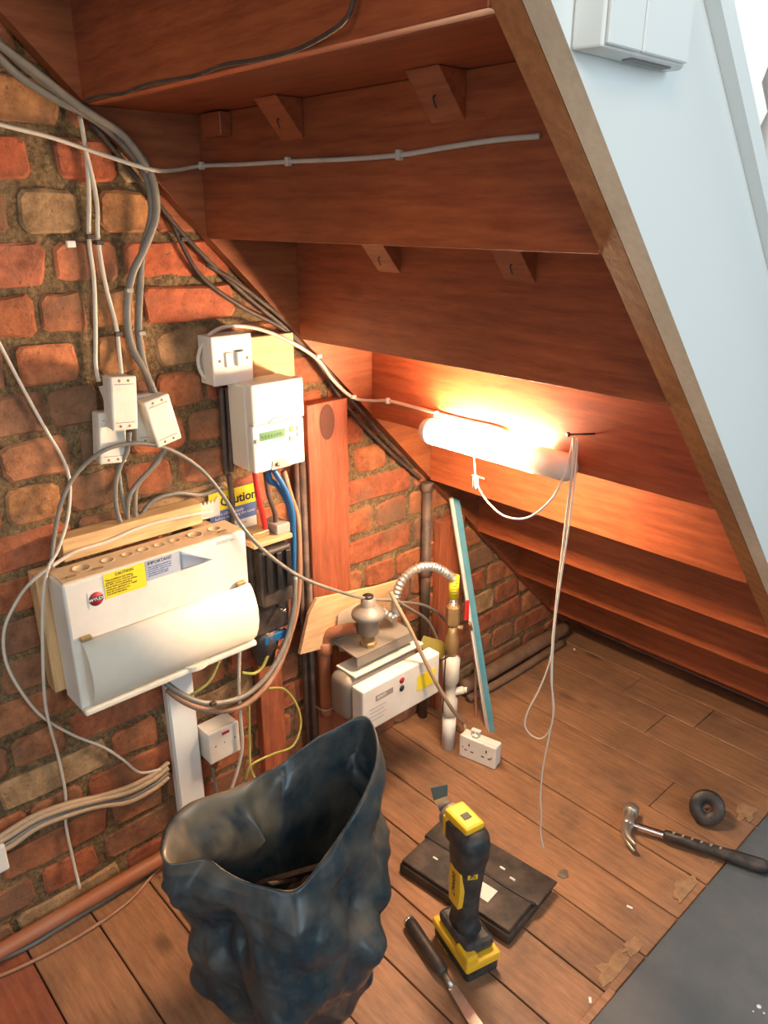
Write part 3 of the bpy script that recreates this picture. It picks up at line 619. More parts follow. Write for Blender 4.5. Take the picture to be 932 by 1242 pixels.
# beige cable bundle bottom left
cols = ['beige_cable', 'beige_cable', 'grey_cable', 'beige_cable']
for i, (dy, dx, lab) in enumerate(((0, 0, 'top'), (7, .006, 'middle'), (14, 0, 'lower'), (20, .004, 'bottom'))):
    cable('bundled_cable', [W(-25, 1032+dy*.5, .02+dx), W(10, 1008+dy, .02+dx), W(45, 988+dy*.8, .022+dx), W(85, 974+dy*.7, .022+dx), W(120, 966+dy*.6, .022+dx), W(155, 955+dy*.9, .022+dx), W(185, 940+dy*.9, .02+dx), W(204, 925+dy*.9, .012+dx)], 0.0052, cols[i],
          'beige-grey cable of the bundle left of the trunking, %s strand' % lab, group='cable bundle beside the trunking')
c0 = W(-2, 1042, .03); mb = MB(); mb.box(0.008, c0.y-.014, c0.z-.028, 0.036, c0.y+.014, c0.z+.028, 0.004)
obj('cable_connector', mb, 'white', label='white plastic connector at the left edge ending the cable bundle', cat='connector')
# grey flex by the floor pipe
cable('floor_cable', [F(-30, 1175, .006), F(30, 1150, .006), F(80, 1120, .006), F(130, 1090, .006), F(190, 1052, .006), F(230, 1028, .006), F(300, 990, .006)], 0.0052, 'grey_cable', 'grey cable on the boards alongside the rust red pipe')
cable('floor_cable', [F(-30, 1195, .004), F(20, 1175, .004), F(70, 1150, .004), F(120, 1120, .004), F(160, 1090, .004), F(195, 1052, .004), F(240, 1025, .004)], 0.0036, 'brown_cable', 'thin brown cable curving over the boards beside the grey one')

# ================================================================== SWITCH, METER, CUT-OUT
mb = MB(); mb.box(0.002, 0.795, 0.985, 0.02, 0.895, 1.078, 0.001, seg=1); mt_top = obj('meter_board', mb, 'pine_h', label='orange pine board behind the electricity meter', cat='board')
sw = plate_box('light_switch', 0.696, 0.780, 1.004, 1.092, 0.002, 0.05, 'white two gang switch in a surface box above the electricity meter', 'switch')
for yy, on in ((0.729, 0), (0.751, 1)):
    mb = MB(); mb.box(0.0502, yy-0.0075, 1.036, 0.0535+0.003*on, yy+0.0075, 1.062, 0.0012, seg=1); obj('rocker', mb, 'white', sw)
for yy in (0.7515,):
    mb = MB(); mb.box(0.0501, yy-0.009, 1.0622, 0.0506, yy+0.009, 1.0640); obj('rocker_gap', mb, 'ink', sw)
for yy in (0.711, 0.768):
    mb = MB(); mb.cyl((0.0501, yy, 1.048), (0.0508, yy, 1.048), 0.0028, 10); obj('screw', mb, 'brass_clip', sw)
me_ = thing('electricity_meter', (0.06, 0.8, 0.842), 'white electricity meter with green display under the switch', 'meter')
y0, y1 = 0.737, 0.853
mb = MB(); mb.box(0.024, y0, 0.845, 0.082, y1, 1.006, 0.004); obj('case', mb, 'cream', me_)
mb = MB(); mb.box(0.0822, y0, 0.934, 0.104, y1, 1.010, 0.005); obj('top_cover', mb, 'white', me_)
mb = MB(); mb.box(0.0822, y0, 0.844, 0.100, y1, 0.933, 0.004); obj('terminal_cover', mb, 'white', me_)
lc = plate(0.1001, 0.752, 0.808, 0.9035, 0.9195, 'lcd', me_, 'display', 0.001); lc['label'] = 'green display'
text('8.8.8.8 kWh', 0.0095, (0.1012, 0.7545, 0.9075), EY, EZ, 'ink', lc)
for yy, zz, mm in ((0.823, 0.915, 'yellow_label'), (0.823, 0.897, 'grey_plastic'), (0.840, 0.915, 'grey_plastic'), (0.840, 0.902, 'grey_plastic')):
    mb = MB(); mb.box(0.1001, yy-0.005, zz-0.005, 0.1018, yy+0.005, zz+0.005, 0.0008, seg=1); obj('button', mb, mm, me_)
mb = MB(); mb.cyl((0.1001, 0.744, 0.905), (0.1012, 0.744, 0.905), 0.0045, 14); obj('seal_disc', mb, 'grey_plastic', me_)
mb = MB(); mb.box(0.1001, 0.74, 0.8875, 0.1006, 0.85, 0.8882); obj('seam', mb, 'ink_grey', me_)
for i in range(5):
    mb = MB(); mb.box(0.1041, 0.746+i*0.006, 0.958, 0.1046, 0.7485+i*0.006, 0.9605); obj('pulse_mark', mb, 'ink_grey', me_)
mb = MB(); mb.tube([(0.1045, 0.770, 0.936), (0.1045, 0.782, 0.943), (0.1045, 0.797, 0.943), (0.1045, 0.812, 0.936)], 0.0012, 6); obj('finger_notch', mb, 'ink_grey', me_)
mb = MB(); mb.prism([(0.1002, 0.773, 0.8445), (0.1002, 0.777, 0.862), (0.1002, 0.806, 0.862), (0.1002, 0.818, 0.8445)], (0.0012, 0, 0)); obj('terminal_notch', mb, 'grey_plastic', me_)
mb = MB(); mb.cyl((0.1015, 0.787, 0.853), (0.104, 0.787, 0.853), 0.004, 10); obj('seal_screw', mb, 'brass_clip', me_)
# dark conduit strip at left of the meter
cable('dark_conduit', [[W(268, 470, .012), W(271, 520, .012), W(274, 575, .012)], [W(276, 470, .02), W(279, 520, .02), W(281, 572, .018)], [W(278, 575, .014), W(282, 610, .014), W(281, 640, .014)]], 0.0055, 'dark_cable', 'dark cables down the wall along the left side of the electricity meter')
# caution plate
cp = thing('caution_plate', W(298, 650, .006), 'yellow, blue and white Caution label on the wall below the meter', 'sign')
pa = W(258, 618, .006); y0c, z0c = 0.690, 0.768
plate(0.004, 0.690, 0.795, 0.690, 0.790, 'label_white', cp, 'label_sheet'); 
o = plate(0.0047, 0.690, 0.795, 0.752, 0.790, 'yellow_label', cp, 'yellow_band'); o['label'] = 'yellow top band'
text('Caution', 0.026, (0.0056, 0.714, 0.760), EY, EZ, 'ink', o, bold=0.0006)
mb = MB(); mb.prism([(0.0054, 0.693, 0.758), (0.0054, 0.711, 0.758), (0.0054, 0.702, 0.776)], (0.0004, 0, 0)); wt = obj('warning_triangle', mb, 'ink', o)
mb = MB(); mb.prism([(0.0059, 0.6955, 0.7595), (0.0059, 0.7085, 0.7595), (0.0059, 0.702, 0.7725)], (0.0004, 0, 0)); obj('triangle_field', mb, 'yellow_label', o)
mb = MB(); mb.prism([(0.0064, 0.7035, 0.770), (0.0064, 0.7005, 0.7655), (0.0064, 0.7018, 0.7655), (0.0064, 0.7008, 0.761), (0.0064, 0.7038, 0.7665), (0.0064, 0.7024, 0.7665)], (0.0003, 0, 0)); obj('lightning_bolt', mb, 'ink', o)
o = plate(0.0047, 0.690, 0.795, 0.722, 0.7515, 'label_blue', cp, 'blue_band'); o['label'] = 'blue middle band'
text('Turn off the supply\nbefore removing the cover', 0.0085, (0.0056, 0.700, 0.741), EY, EZ, 'label_white', o)
text('Safety electrical\nconnection\ndo not remove', 0.009, (0.0056, 0.714, 0.712), EY, EZ, 'ink_grey', cp)
# cut-out
mb = MB(); mb.box(0.002, 0.705, 0.41, 0.02, 0.845, 0.684, 0.002); obj('service_board', mb, 'post', label='dark brown board behind the black service fuse', cat='board')
co = thing('service_fuse', (0.06, 0.775, 0.47), 'black service fuse and cut-out right of the fuse box', 'fuse')
mb = MB(); mb.box(0.021, 0.728, 0.49, 0.075, 0.815, 0.695, 0.004); obj('housing', mb, 'black_dusty', co)
mb = MB(); mb.box(0.0755, 0.735, 0.565, 0.105, 0.808, 0.688, 0.006); obj('fuse_carrier', mb, 'black_dusty', co)
for yy in (0.750, 0.772, 0.794):
    mb = MB(); mb.box(0.1055, yy-0.006, 0.60, 0.113, yy+0.006, 0.68, 0.002); obj('grip_rib', mb, 'black', co)
mb = MB(); mb.box(0.024, 0.724, 0.6955, 0.100, 0.815, 0.705, 0.002); obj('terminal_shelf', mb, 'ply', co, label='tan top shelf')  # tan slab over the black housing
mb = MB(); mb.box(0.04, 0.785, 0.7052, 0.09, 0.817, 0.725, 0.002); obj('terminal_block', mb, 'grey_plastic', co)
mb = MB(); mb.box(0.04, 0.735, 0.7052, 0.08, 0.775, 0.718, 0.002); obj('terminal_block', mb, 'brass_clip', co)
mb = MB(); mb.cyl((0.1, 0.785, 0.545), (0.104, 0.785, 0.545), 0.004, 10); mb.cyl((0.074, 0.785, 0.545), (0.1, 0.785, 0.545), 0.0025, 8); obj('bolt', mb, 'chrome', co)
mb = MB(); mb.lathe([(0.03, 0), (0.032, 0.03), (0.024, 0.055), (0.02, 0.08)], (0.048, 0.765, 0.488), (0, 0, -1), 16); obj('cable_gland', mb, 'black_dusty', co)
eb = thing('earth_block', W(333, 775, .06), 'blue-topped earth terminal block under the black service fuse', 'terminal')
c_ = W(333, 772, .07)
mb = MB(); mb.box(c_.x-.008, c_.y-0.028, c_.z-0.008, c_.x+.008, c_.y+0.028, c_.z+0.010, 0.002, ); obj('block', mb, 'blue', eb)
for i in (-1, 1): mb = MB(); mb.cyl((c_.x, c_.y+i*.018, c_.z+.0102), (c_.x, c_.y+i*.018, c_.z+.016), .004, 10); obj('screw', mb, 'brass', eb)
cable('red_cable', [W(309, 572, .07), W(313, 600, .072), W(320, 630, .07), W(323, 652, .068)], 0.0055, 'red', 'red meter tail between the meter and the service fuse')
cable('black_tail', [W(322, 573, .06), W(326, 600, .07), W(334, 625, .07), W(334, 652, .07)], 0.005, 'dark_cable', 'black meter tail beside the red one')
cable('blue_cable', [[W(332, 570, .08), W(345, 592, .085), W(354, 618, .085), W(356, 650, .08), W(356, 690, .07), W(355, 710, .06)], [W(325, 570, .07), W(328, 583, .07), W(338, 590, .07), W(350, 612, .078), W(356, 640, .08)]], 0.0058, 'blue', 'blue meter tails curving down right of the meter')
cable('brown_tail', [W(344, 572, .07), W(352, 600, .07), W(361, 630, .07), W(363, 680, .07), W(361, 730, .07), W(352, 770, .08), W(338, 808, .09), W(318, 838, .1), W(290, 858, .1), W(255, 862, .09), W(225, 852, .07), W(203, 836, .05)], 0.0062, 'brown_cable', 'brown sheathed tail looping below the fuse box into the trunking')
cable('grey_tail', [W(358, 700, .08), W(356, 740, .085), W(347, 778, .09), W(330, 812, .1), W(306, 838, .105), W(280, 850, .105), W(250, 853, .1), W(222, 843, .08), W(196, 824, .05)], 0.0058, 'grey_cable', 'grey tail looping beside the brown tail under the fuse box',
      clips=[(W(258, 853, .11), EX)])
cable('earth_wire', [[W(326, 835, .06), W(345, 836, .06), W(360, 855, .07), W(365, 880, .08), W(355, 905, .09), W(330, 915, .1), W(305, 928, .1), W(298, 945, .1)], [W(302, 850, .05), W(303, 900, .06), W(304, 930, .08), W(310, 945, .1)]], 0.0026, 'ygreen', 'green and yellow earth wire looping towards the bin bag')
cable('earth_wire', [W(325, 795, .07), W(318, 810, .07), W(308, 817, .07), W(294, 816, .07)], 0.0034, 'ygreen', 'short green and yellow earth wire under the service fuse')
cable('earth_wire', [W(268, 798, .04), W(255, 825, .04), W(240, 838, .035), W(225, 846, .02)], 0.003, 'ygreen', 'yellow-green earth wire running into the top of the white trunking')

# ================================================================== TIMBERS AND PIPES on the wall right of the meter
mb = MB(); mb.box(0.001, 0.915, 0.10, 0.028, 1.022, 0.932, 0.0015, seg=1); po = obj('timber_post', mb, 'post', label='red-brown upright timber plank right of the meter, with a round scorch mark', cat='plank')
mb = MB(); c_ = W(397, 512, .0285); q = [(0.0282, c_.y+0.020*math.cos(a), c_.z+0.038*math.sin(a)) for a in [2*math.pi*i/24 for i in range(24)]]; mb.prism(q, (0.0006, 0, 0)); obj('scorch_mark', mb, 'scorch', po)
mb = MB(); mb.box(0.001, 0.765, 0.0, 0.022, 0.825, 0.40, 0.0015, seg=1); obj('timber_offcut', mb, 'post', label='red-brown upright timber below the service fuse behind the bin bag', cat='plank')
for i, (px, ptop, r_, x, lb) in enumerate(((359, 560, .006, .02, 'left'), (366, 560, .0085, .018, 'middle'), (375, 700, .007, .03, 'right'))):
    a = W(px, ptop, x)
    mb = MB(); mb.cyl((x, a.y, 0.002), (x, a.y, a.z if i < 2 else 0.55), r_, 12)
    obj('dark_pipe', mb, 'dark_pipe', label='%s of three dark vertical pipes left of the timber plank' % lb, cat='pipe')
a = W(518, 660, .02)
bp_ = thing('black_pipe', (0.02, a.y, 0.0), 'black vertical pipe on the bricks behind the flexible gas hose', 'pipe')
mb = MB(); mb.cyl((0.018, a.y, 0.002), (0.018, a.y, 0.68), 0.0125, 16); obj('pipe_length', mb, 'dark_pipe', bp_)
for z in (0.66, 0.43):
    mb = MB(); mb.lathe([(0.0127, 0), (0.0165, 0.003), (0.0165, 0.02), (0.0127, 0.023)], (0.018, a.y, z), (0, 0, 1), 16); obj('pipe_collar', mb, 'dark_pipe', bp_)
mb = MB(); a = W(550, 660, .02); mb.box(0.001, 1.325, 0.002, 0.026, 1.415, 0.565, 0.0015, seg=1); obj('timber_batten', mb, 'post', label='red-brown upright board behind the blue-edged strip', cat='plank')
# blue-edged plasterboard strip leaning
lt, lb = W(546, 606, .035), F(592, 884, 0.002)
def strip(a0, a1, wx, off, nm, mat, par):
    mb = MB(); w1 = Vector(wx); n_ = Vector((0.012, -0.002, 0.0))
    mb.add([a0+off, a0+off+w1, a0+off+w1-n_*0+Vector((0, 0, 0)), a0+off, a1+off, a1+off+w1], []) 
    return mb
pb = thing('plasterboard_strip', (lb.x, lb.y, 0), 'narrow white strip with blue-green face leaning against the wall', 'plasterboard')
t1, t2, t3 = W(546, 606, .035), W(550, 604, .035), W(558, 607, .045)
b1, b2, b3 = F(590, 884, .001), F(594, 887, .001), F(601, 888, .001)
dpt = Vector((-0.010, 0.006, 0))
mb = MB(); mb.add([t1, t2, t2+dpt, t1+dpt, b1, b2, b2+dpt, b1+dpt], [(0, 1, 2, 3), (4, 5, 6, 7), (0, 1, 5, 4), (1, 2, 6, 5), (2, 3, 7, 6), (3, 0, 4, 7)]); obj('core_edge', mb, 'white', pb, label='white edge')
mb = MB(); mb.add([t2, t3, t3+dpt, t2+dpt, b2, b3, b3+dpt, b2+dpt], [(0, 1, 2, 3), (4, 5, 6, 7), (0, 1, 5, 4), (1, 2, 6, 5), (2, 3, 7, 6), (3, 0, 4, 7)]); obj('face', mb, 'blue_edge', pb, label='blue-green face')

# ================================================================== GAS METER GROUP
mb = MB(); q = [W(363, 793, .055), W(372, 744, .05), W(380, 724, .045), W(450, 709, .04), W(478, 700, .035), W(476, 740, .04), W(440, 765, .05), W(410, 780, .052)]
q = [Vector((0.05, v.y, v.z)) for v in q]; mb.prism(q, (0.009, 0, 0)); obj('plywood_offcut', mb, 'ply', label='broken plywood offcut behind the gas regulator', cat='board')
mb = MB(); q = [Vector((0.064, *(W(a, b_, .064)[1:]))) for a, b_ in ((410, 745), (434, 731), (446, 733), (442, 758), (409, 765))]; mb.prism(q, (0.0012, 0, 0)); pn = obj('paper_note', mb, 'paper', label='creased paper tag on the plywood left of the regulator', cat='paper')
mb = MB(); q = [Vector((0.075, *(W(a, b_, .075)[1:]))) for a, b_ in ((410, 776), (440, 762), (446, 770), (440, 790), (412, 790))]; mb.prism(q, (0.0012, 0, 0)); obj('paper_note', mb, 'paper', label='grey folded card under the regulator left of its neck', cat='paper')
gm = thing('gas_meter', (0.14, 1.03, 0.22), 'white gas meter on the wall with a red dot and a yellow label', 'meter')
gy0, gy1, gz0, gz1 = 0.905, 1.145, 0.232, 0.342
mb = MB(); mb.box(0.095, gy0-0.012, gz0+0.012, 0.163, gy1-0.03, gz1+0.012, 0.022, seg=4); mb.sm = [True]*len(mb.sm); obj('meter_body', mb, 'galv', gm)
mb = MB(); mb.box(0.164, gy0, gz0, 0.2, gy1, gz1, 0.004); obj('index_cover', mb, 'white', gm)
mb = MB(); mb.box(0.100, gy0+0.01, gz1+0.0125, 0.165, gy1-0.02, gz1+0.018, 0.002); obj('cover_top', mb, 'cream', gm)
plate(0.2002, 0.943, 0.995, 0.302, 0.316, 'grey_plastic', gm, 'counter_window')
text('00473', 0.011, (0.2010, 0.948, 0.305), EY, EZ, 'label_white', gm)
mb = MB(); mb.cyl((0.2001, 1.022, 0.321), (0.2012, 1.022, 0.321), 0.0075, 18); obj('red_dot', mb, 'label_red', gm, label='red round mark')
mb = MB(); mb.cyl((0.2001, 1.022, 0.300), (0.2012, 1.022, 0.300), 0.0075, 18); obj('black_dot', mb, 'ink', gm, label='black round mark')
o = plate(0.2002, 1.070, 1.130, 0.268, 0.308, 'yellow_label', gm, 'label'); o['label'] = 'yellow label'
for i in range(4): mb = MB(); mb.box(0.2002, 0.925, 0.286-i*0.010, 0.2005, 0.925+0.05-0.008*(i % 2), 0.2872-i*0.010); obj('printed_line', mb, 'ink_grey', gm)
# regulator
rg = thing('gas_regulator', W(447, 830, .13), 'round grey gas regulator standing on the left of the gas meter', 'regulator')
rc = W(447, 768, .13); zr = rc.z
mb = MB(); mb.lathe([(0.013, 0.345-zr), (0.013, 0.385-zr), (0.019, 0.388-zr), (0.019, 0.405-zr), (0.014, 0.408-zr), (0.014, 0.42-zr)], rc, (0, 0, 1), 8, False); obj('union_nut', mb, 'brass', rg)
mb = MB(); mb.lathe([(0.014, 0.42-zr), (0.024, 0.43-zr), (0.024, 0.462-zr), (0.036, 0.468-zr), (0.0375, 0.474-zr), (0.036, 0.480-zr), (0.028, 0.487-zr), (0.018, 0.494-zr), (0.016, 0.497-zr), (0.016, 0.512-zr), (0.012, 0.514-zr)], rc, (0, 0, 1), 28); obj('body', mb, 'galv', rg)
mb = MB(); mb.cyl(rc+Vector((0, 0, 0.5145-zr)), rc+Vector((0, 0, 0.519-zr)), 0.012, 16); obj('cap', mb, 'black', rg)
mb = MB(); mb.tube([rc+Vector((0, 0, 0.445-zr)), rc+Vector((-0.01, 0.03, 0.447-zr)), rc+Vector((-0.02, 0.055, 0.455-zr))], 0.012, 12); obj('outlet', mb, 'galv', rg)
# inlet pipe with elbow
e1 = W(396, 876, .05); e2 = W(394, 775, .06)
mb = MB(); mb.tube([(0.05, e1.y, 0.20), (0.05, e1.y, 0.30), (0.052, e1.y, 0.385), (0.06, e1.y+0.008, 0.415), (0.09, e1.y+0.03, 0.43), (0.115, rc.y-0.02, 0.44)], 0.0135, 14)
ip = obj('inlet_pipe', mb, 'copper', label='rust brown gas pipe rising and bending into the regulator', cat='pipe')
mb = MB(); mb.tube([(0.0, e1.y-0.02, 0.225), (0.058, e1.y-0.018, 0.225), (0.068, e1.y, 0.225), (0.058, e1.y+0.018, 0.225), (0.0, e1.y+0.02, 0.225)], 0.0025, 6); obj('pipe_bracket', mb, 'steel', ip)
mb = MB(); mb.lathe([(0.0137, 0), (0.018, 0.004), (0.018, 0.028), (0.0137, 0.032)], (0.052, e1.y, 0.365), (0, 0, 1), 16); obj('elbow_collar', mb, 'copper', ip)
# bracket plate
q = [W(452, 802, .12), W(512, 775, .12), W(514, 768, .10), W(490, 752, .06), W(450, 775, .08)]
zb_ = 0.385
mb = MB(); mb.prism([(0.155, 0.93, 0.392), (0.155, 1.10, 0.392), (0.04, 1.10, 0.400), (0.04, 0.93, 0.400)], (0, 0, 0.004)); 
mb.box(0.152, 0.93, 0.372, 0.156, 1.10, 0.3915)
for k_ in range(1): pass
obj('meter_bracket', mb, 'galv', label='dusty tan metal shelf bracket over the gas meter', cat='bracket')
mb = MB(); mb.lathe([(0.014, 0), (0.018, 0.002), (0.018, 0.02), (0.012, 0.024)], (0.13, 1.075, gz1+0.019), (0, 0, 1), 12); obj('meter_cap', mb, 'galv', gm)
# valve stack
vx = 0.155; vc = W(548, 790, vx); vy = vc.y
def zat(py, px=547): return W(px, py, vx).z
vs_ = thing('gas_valve', (vx, vy, 0.2), 'brass gas valve with red lever under the flexible hose', 'valve')
mb = MB(); mb.lathe([(0.013, zat(760)), (0.017, zat(757)), (0.017, zat(737)), (0.0125, zat(734))], (vx, vy, 0), (0, 0, 1), 8, False); mb.lathe([(0.0135, zat(794)), (0.0165, zat(790)), (0.0165, zat(775)), (0.0125, zat(770)), (0.0125, zat(758))], (vx, vy, 0), (0, 0, 1), 16)
obj('valve_body', mb, 'brass', vs_)
mb = MB(); mb.cyl((vx, vy, zat(762)), (vx+0.018, vy+0.018, zat(762)), 0.006, 10); obj('spindle', mb, 'brass', vs_)
hl = W(566, 752, vx+.022); hu = W(566, 729, vx+.022)
mb = MB(); mb.box(hl.x-0.003, hl.y-0.006, hl.z, hl.x+0.003, hl.y+0.006, hu.z, 0.002); obj('red_lever', mb, 'red', vs_, label='red lever handle')
# white fittings and sleeve
wp = thing('plastic_riser', (vx, vy, 0.0), 'white plastic pipe fitting rising from the floor to the gas valve', 'pipe')
mb = MB(); z = lambda p: zat(p, 546)
mb.lathe([(0.013, z(868)), (0.020, z(864)), (0.020, z(848)), (0.014, z(844)), (0.014, z(830)), (0.021, z(826)), (0.022, z(800)), (0.015, z(796)), (0.013, z(795))], (vx, vy, 0), (0, 0, 1), 20); obj('fitting', mb, 'old_white', wp)
mb = MB(); mb.cyl((vx, vy, z(840)), (vx+0.02, vy+0.028, z(838)), 0.010, 14); mb.cyl((vx+0.02, vy+0.028, z(838)), (vx+0.026, vy+0.034, z(838)), 0.007, 12); obj('side_port', mb, 'old_white', wp)
mb = MB(); mb.lathe([(0.0175, 0.001), (0.0175, z(866)), (0.0145, z(866)), (0.0145, z(868))], (vx, vy, 0), (0, 0, 1), 24); obj('sleeve', mb, 'white', wp)
mb = MB(); mb.tube([W(541, 790, vx+.02), W(539, 830, vx+.023), W(537, 865, vx+.022)], 0.0015, 6); mb.tube([W(513, 808, vx+.04), W(528, 804, vx+.035), W(545, 796, vx+.02)], 0.002, 6); obj('cable_tie', mb, 'black', wp, label='black cable tie')
mb = MB(); q = [W(518, 790, .14), W(524, 776, .14), W(545, 782, .14), W(562, 795, .14), (W(564, 806, .14)), W(552, 812, .14), W(540, 800, .14)]; q = [Vector((0.112, v.y, v.z)) for v in q]; mb.prism(q, (0.0015, 0, 0)); obj('warning_tag', mb, 'card_green', label='yellowish card tag behind the white pipe fitting', cat='tag')
# flexible hose
hp = [rc+Vector((-0.02, 0.055, 0.455-zr)), W(478, 748, .12), W(480, 725, .125), W(488, 704, .13), W(505, 690, .135), W(524, 687, .14), (W(540, 694, .15)), Vector((vx, vy, zat(706))), Vector((vx, vy, zat(720))), Vector((vx, vy, zat(734)))]
mb = MB(); P_ = spline(hp, 9); mb.tube(P_, 0.0100, 14, 1, corr=0.14); mb.sm = [False]*len(mb.sm); fh = obj('flexible_gas_hose', mb, 'steel', label='corrugated metal hose arching from regulator to gas valve', cat='hose')
mb = MB(); mb.cyl((vx, vy, zat(726)), (vx, vy, zat(700)), 0.0125, 18); obj('yellow_sleeve', mb, 'yellow_label', fh, label='yellow warning sleeve')
mb = MB()
for i in range(6):
    z_ = zat(703+i*3.6); a0 = math.radians(-75+8*(i % 2))
    mb.tube([(vx+0.0128*math.cos(a0+j*0.3), vy+0.0128*math.sin(a0+j*0.3), z_+0.0005*(j % 2)) for j in range(5)], 0.0006, 4, 2)
obj('sleeve_print', mb, 'ink', fh)
cable('grey_cable', [W(480, 728, .14), W(500, 740, .12), (W(518, 752, .1)), W(530, 775, .1), W(534, 800, .11)], 0.0035, 'grey_cable', 'thin grey wire curving behind the gas hose down to the fitting')
cable('grey_cable', [W(480, 730, .13), W(510, 733, .1), W(530, 742, .09), W(540, 752, .08)], 0.0035, 'grey_cable', 'short grey wire running right behind the gas hose')
cable('beige_flex', [W(474, 718, .16), W(480, 731, .17), W(497, 762, .19), W(515, 800, .21), W(532, 833, .23), W(550, 862, .235), Vector(F(562, 876, .06)), Vector(F(566, 890, .055))], 0.0048, 'beige_cable', 'beige flex slanting across the gas meter to the trailing socket')
cable('brown_flex', [W(570, 756, .12), W(575, 775, .10), W(577, 800, .10), W(577, 840, .11), W(578, 872, .12)], 0.0042, 'brown_cable', 'brown flex hanging beside the blue-edged strip')

# trailing double socket
A = F(557, 915, 0.004); B = F(600, 933, 0.004); u_ = (B-A).normalized(); 
nrm = Vector((u_.y, -u_.x, 0)); up3 = Vector((0, 0, 1)); wd = (B-A).length
ts = thing('trailing_socket', ((A+B)/2), 'white twin extension socket standing on the boards by the leaning strip', 'extension socket')
Mx = Matrix(((u_.x, nrm.x, 0, A.x), (u_.y, nrm.y, 0, A.y), (0, 0, 1, 0.002), (0, 0, 0, 1)))
hgt = 0.062
mb = MB(); mb.box(0, -0.034, 0, wd, -0.010, hgt, 0.003, Mx); obj('back_box', mb, 'white', ts)
mb = MB(); mb.box(-0.001, -0.0097, -0.001, wd+0.001, 0, hgt+0.001, 0.003, Mx); obj('front_plate', mb, 'white', ts)
mb = MB()
for cx in (0.27, 0.75):
    for dx, dz, ww, hh in ((0, 0.012, .0016, .004), (-0.009, -0.006, .004, .0014), (0.009, -0.006, .004, .0014)):
        mb.box(cx*wd+dx-ww, 0.0001, hgt/2+dz-hh, cx*wd+dx+ww, 0.0006, hgt/2+dz+hh, 0, Mx)
obj('socket_holes', mb, 'ink', ts)
for cx in (0.1, 0.9): mb = MB(); mb.cyl(Mx @ Vector((wd*cx, 0.0001, hgt*0.5)), Mx @ Vector((wd*cx, 0.001, hgt*0.5)), 0.0022, 8); obj('screw', mb, 'brass_clip', ts)
mb = MB(); mb.lathe([(0.011, 0), (0.011, 0.006), (0.006, 0.007), (0.0055, 0.016)], Mx @ Vector((wd*0.35, -0.02, hgt+0.001)), (0, 0, 1), 12); mb.box(wd*.35-.012, -.026, hgt+.012, wd*.35+.012, -.014, hgt+.018, .001, Mx); obj('gland', mb, 'white', ts)

# ================================================================== BIN BAG
rim = [(194, 1030, .44), (203, 1000, .45), (228, 975, .46), (262, 962, .465), (300, 948, .47), (345, 922, .49), (392, 890, .505), (430, 872, .515), (447, 872, .515), (456, 890, .505), (458, 915, .49), (452, 940, .475), (436, 975, .455), (415, 1010, .435), (390, 1045, .42), (362, 1077, .41), (330, 1078, .41), (300, 1070, .413), (275, 1058, .42), (250, 1042, .425), (222, 1046, .43), (203, 1046, .435)]
NP = 264
rp = spline([F(a, b_, c_) for a, b_, c_ in rim], NP//len(rim), closed=True); NP = len(rp)
cen = sum(rp, Vector())/NP; BC = Vector((0.455, 0.525, 0.0))
_r = random.Random(5); CR = []
for i in range(14):
    v = Vector((_r.gauss(0, 1), _r.gauss(0, 1), _r.gauss(0, 1))).normalized(); CR.append((v, _r.uniform(3.5, 6.5) if i < 5 else _r.uniform(9, 22), _r.random()))
def crumple(p):
    """sum of sharp-creased folds in nine directions, metres"""
    t_ = 0.0
    p = Vector((p.x, p.y, p.z*0.8)); wp_ = p+Vector((noise.noise(p*5), noise.noise(p*5+Vector((7, 0, 0))), noise.noise(p*5+Vector((0, 7, 0)))))*0.035
    for v, f_, o_ in CR:
        x = wp_.dot(v)*f_+o_; t_ += (abs(x-math.floor(x+0.5))-0.25)/f_*(1.0 if f_ < 8 else 0.85)
    return t_
rings = []
def angv(i):
    d = rp[i]-cen; return Vector((d.x, d.y, 0)).normalized()
H = [(-0.30, 0.52), (-0.27, 0.58), (-0.24, 0.63), (-0.21, 0.69), (-0.18, 0.75), (-0.15, 0.81), (-0.125, 0.86), (-0.10, 0.90), (-0.08, 0.935), (-0.06, 0.96), (-0.045, 0.975), (-0.03, 0.985), (-0.015, 0.995), (-0.003, 1.0)]
inner = []
for h_, s_ in H:   # inside wall, bottom upward
    ring = []
    for i in range(NP):
        a = angv(i); base = cen.xy.to_3d()*1; p = Vector((cen.x+(rp[i].x-cen.x)*s_, cen.y+(rp[i].y-cen.y)*s_, rp[i].z+h_ if False else (rp[i].z*(1-min(1, -h_/0.14)*0.65)+cen.z*min(1, -h_/0.14)*0.65+h_)))
        p -= a*0.003
        dl_ = 1-a.dot(Vector((-0.75, -0.66, 0)).normalized()); p -= a*0.055*math.exp(-(dl_/0.16)**2)*math.exp(-((h_+0.075)/0.05)**2)
        q_ = Vector((a.x*3.2, a.y*3.2, p.z*9)); p += a*crumple(p)*(0.0 if h_ > -0.02 else 0.2)
        ring.append(p)
    rings.append(ring)
rings.append([Vector(p)+Vector((0, 0, 0.004*noise.noise(Vector(p)*30))) for i, p in enumerate(rp)])
nout = 110
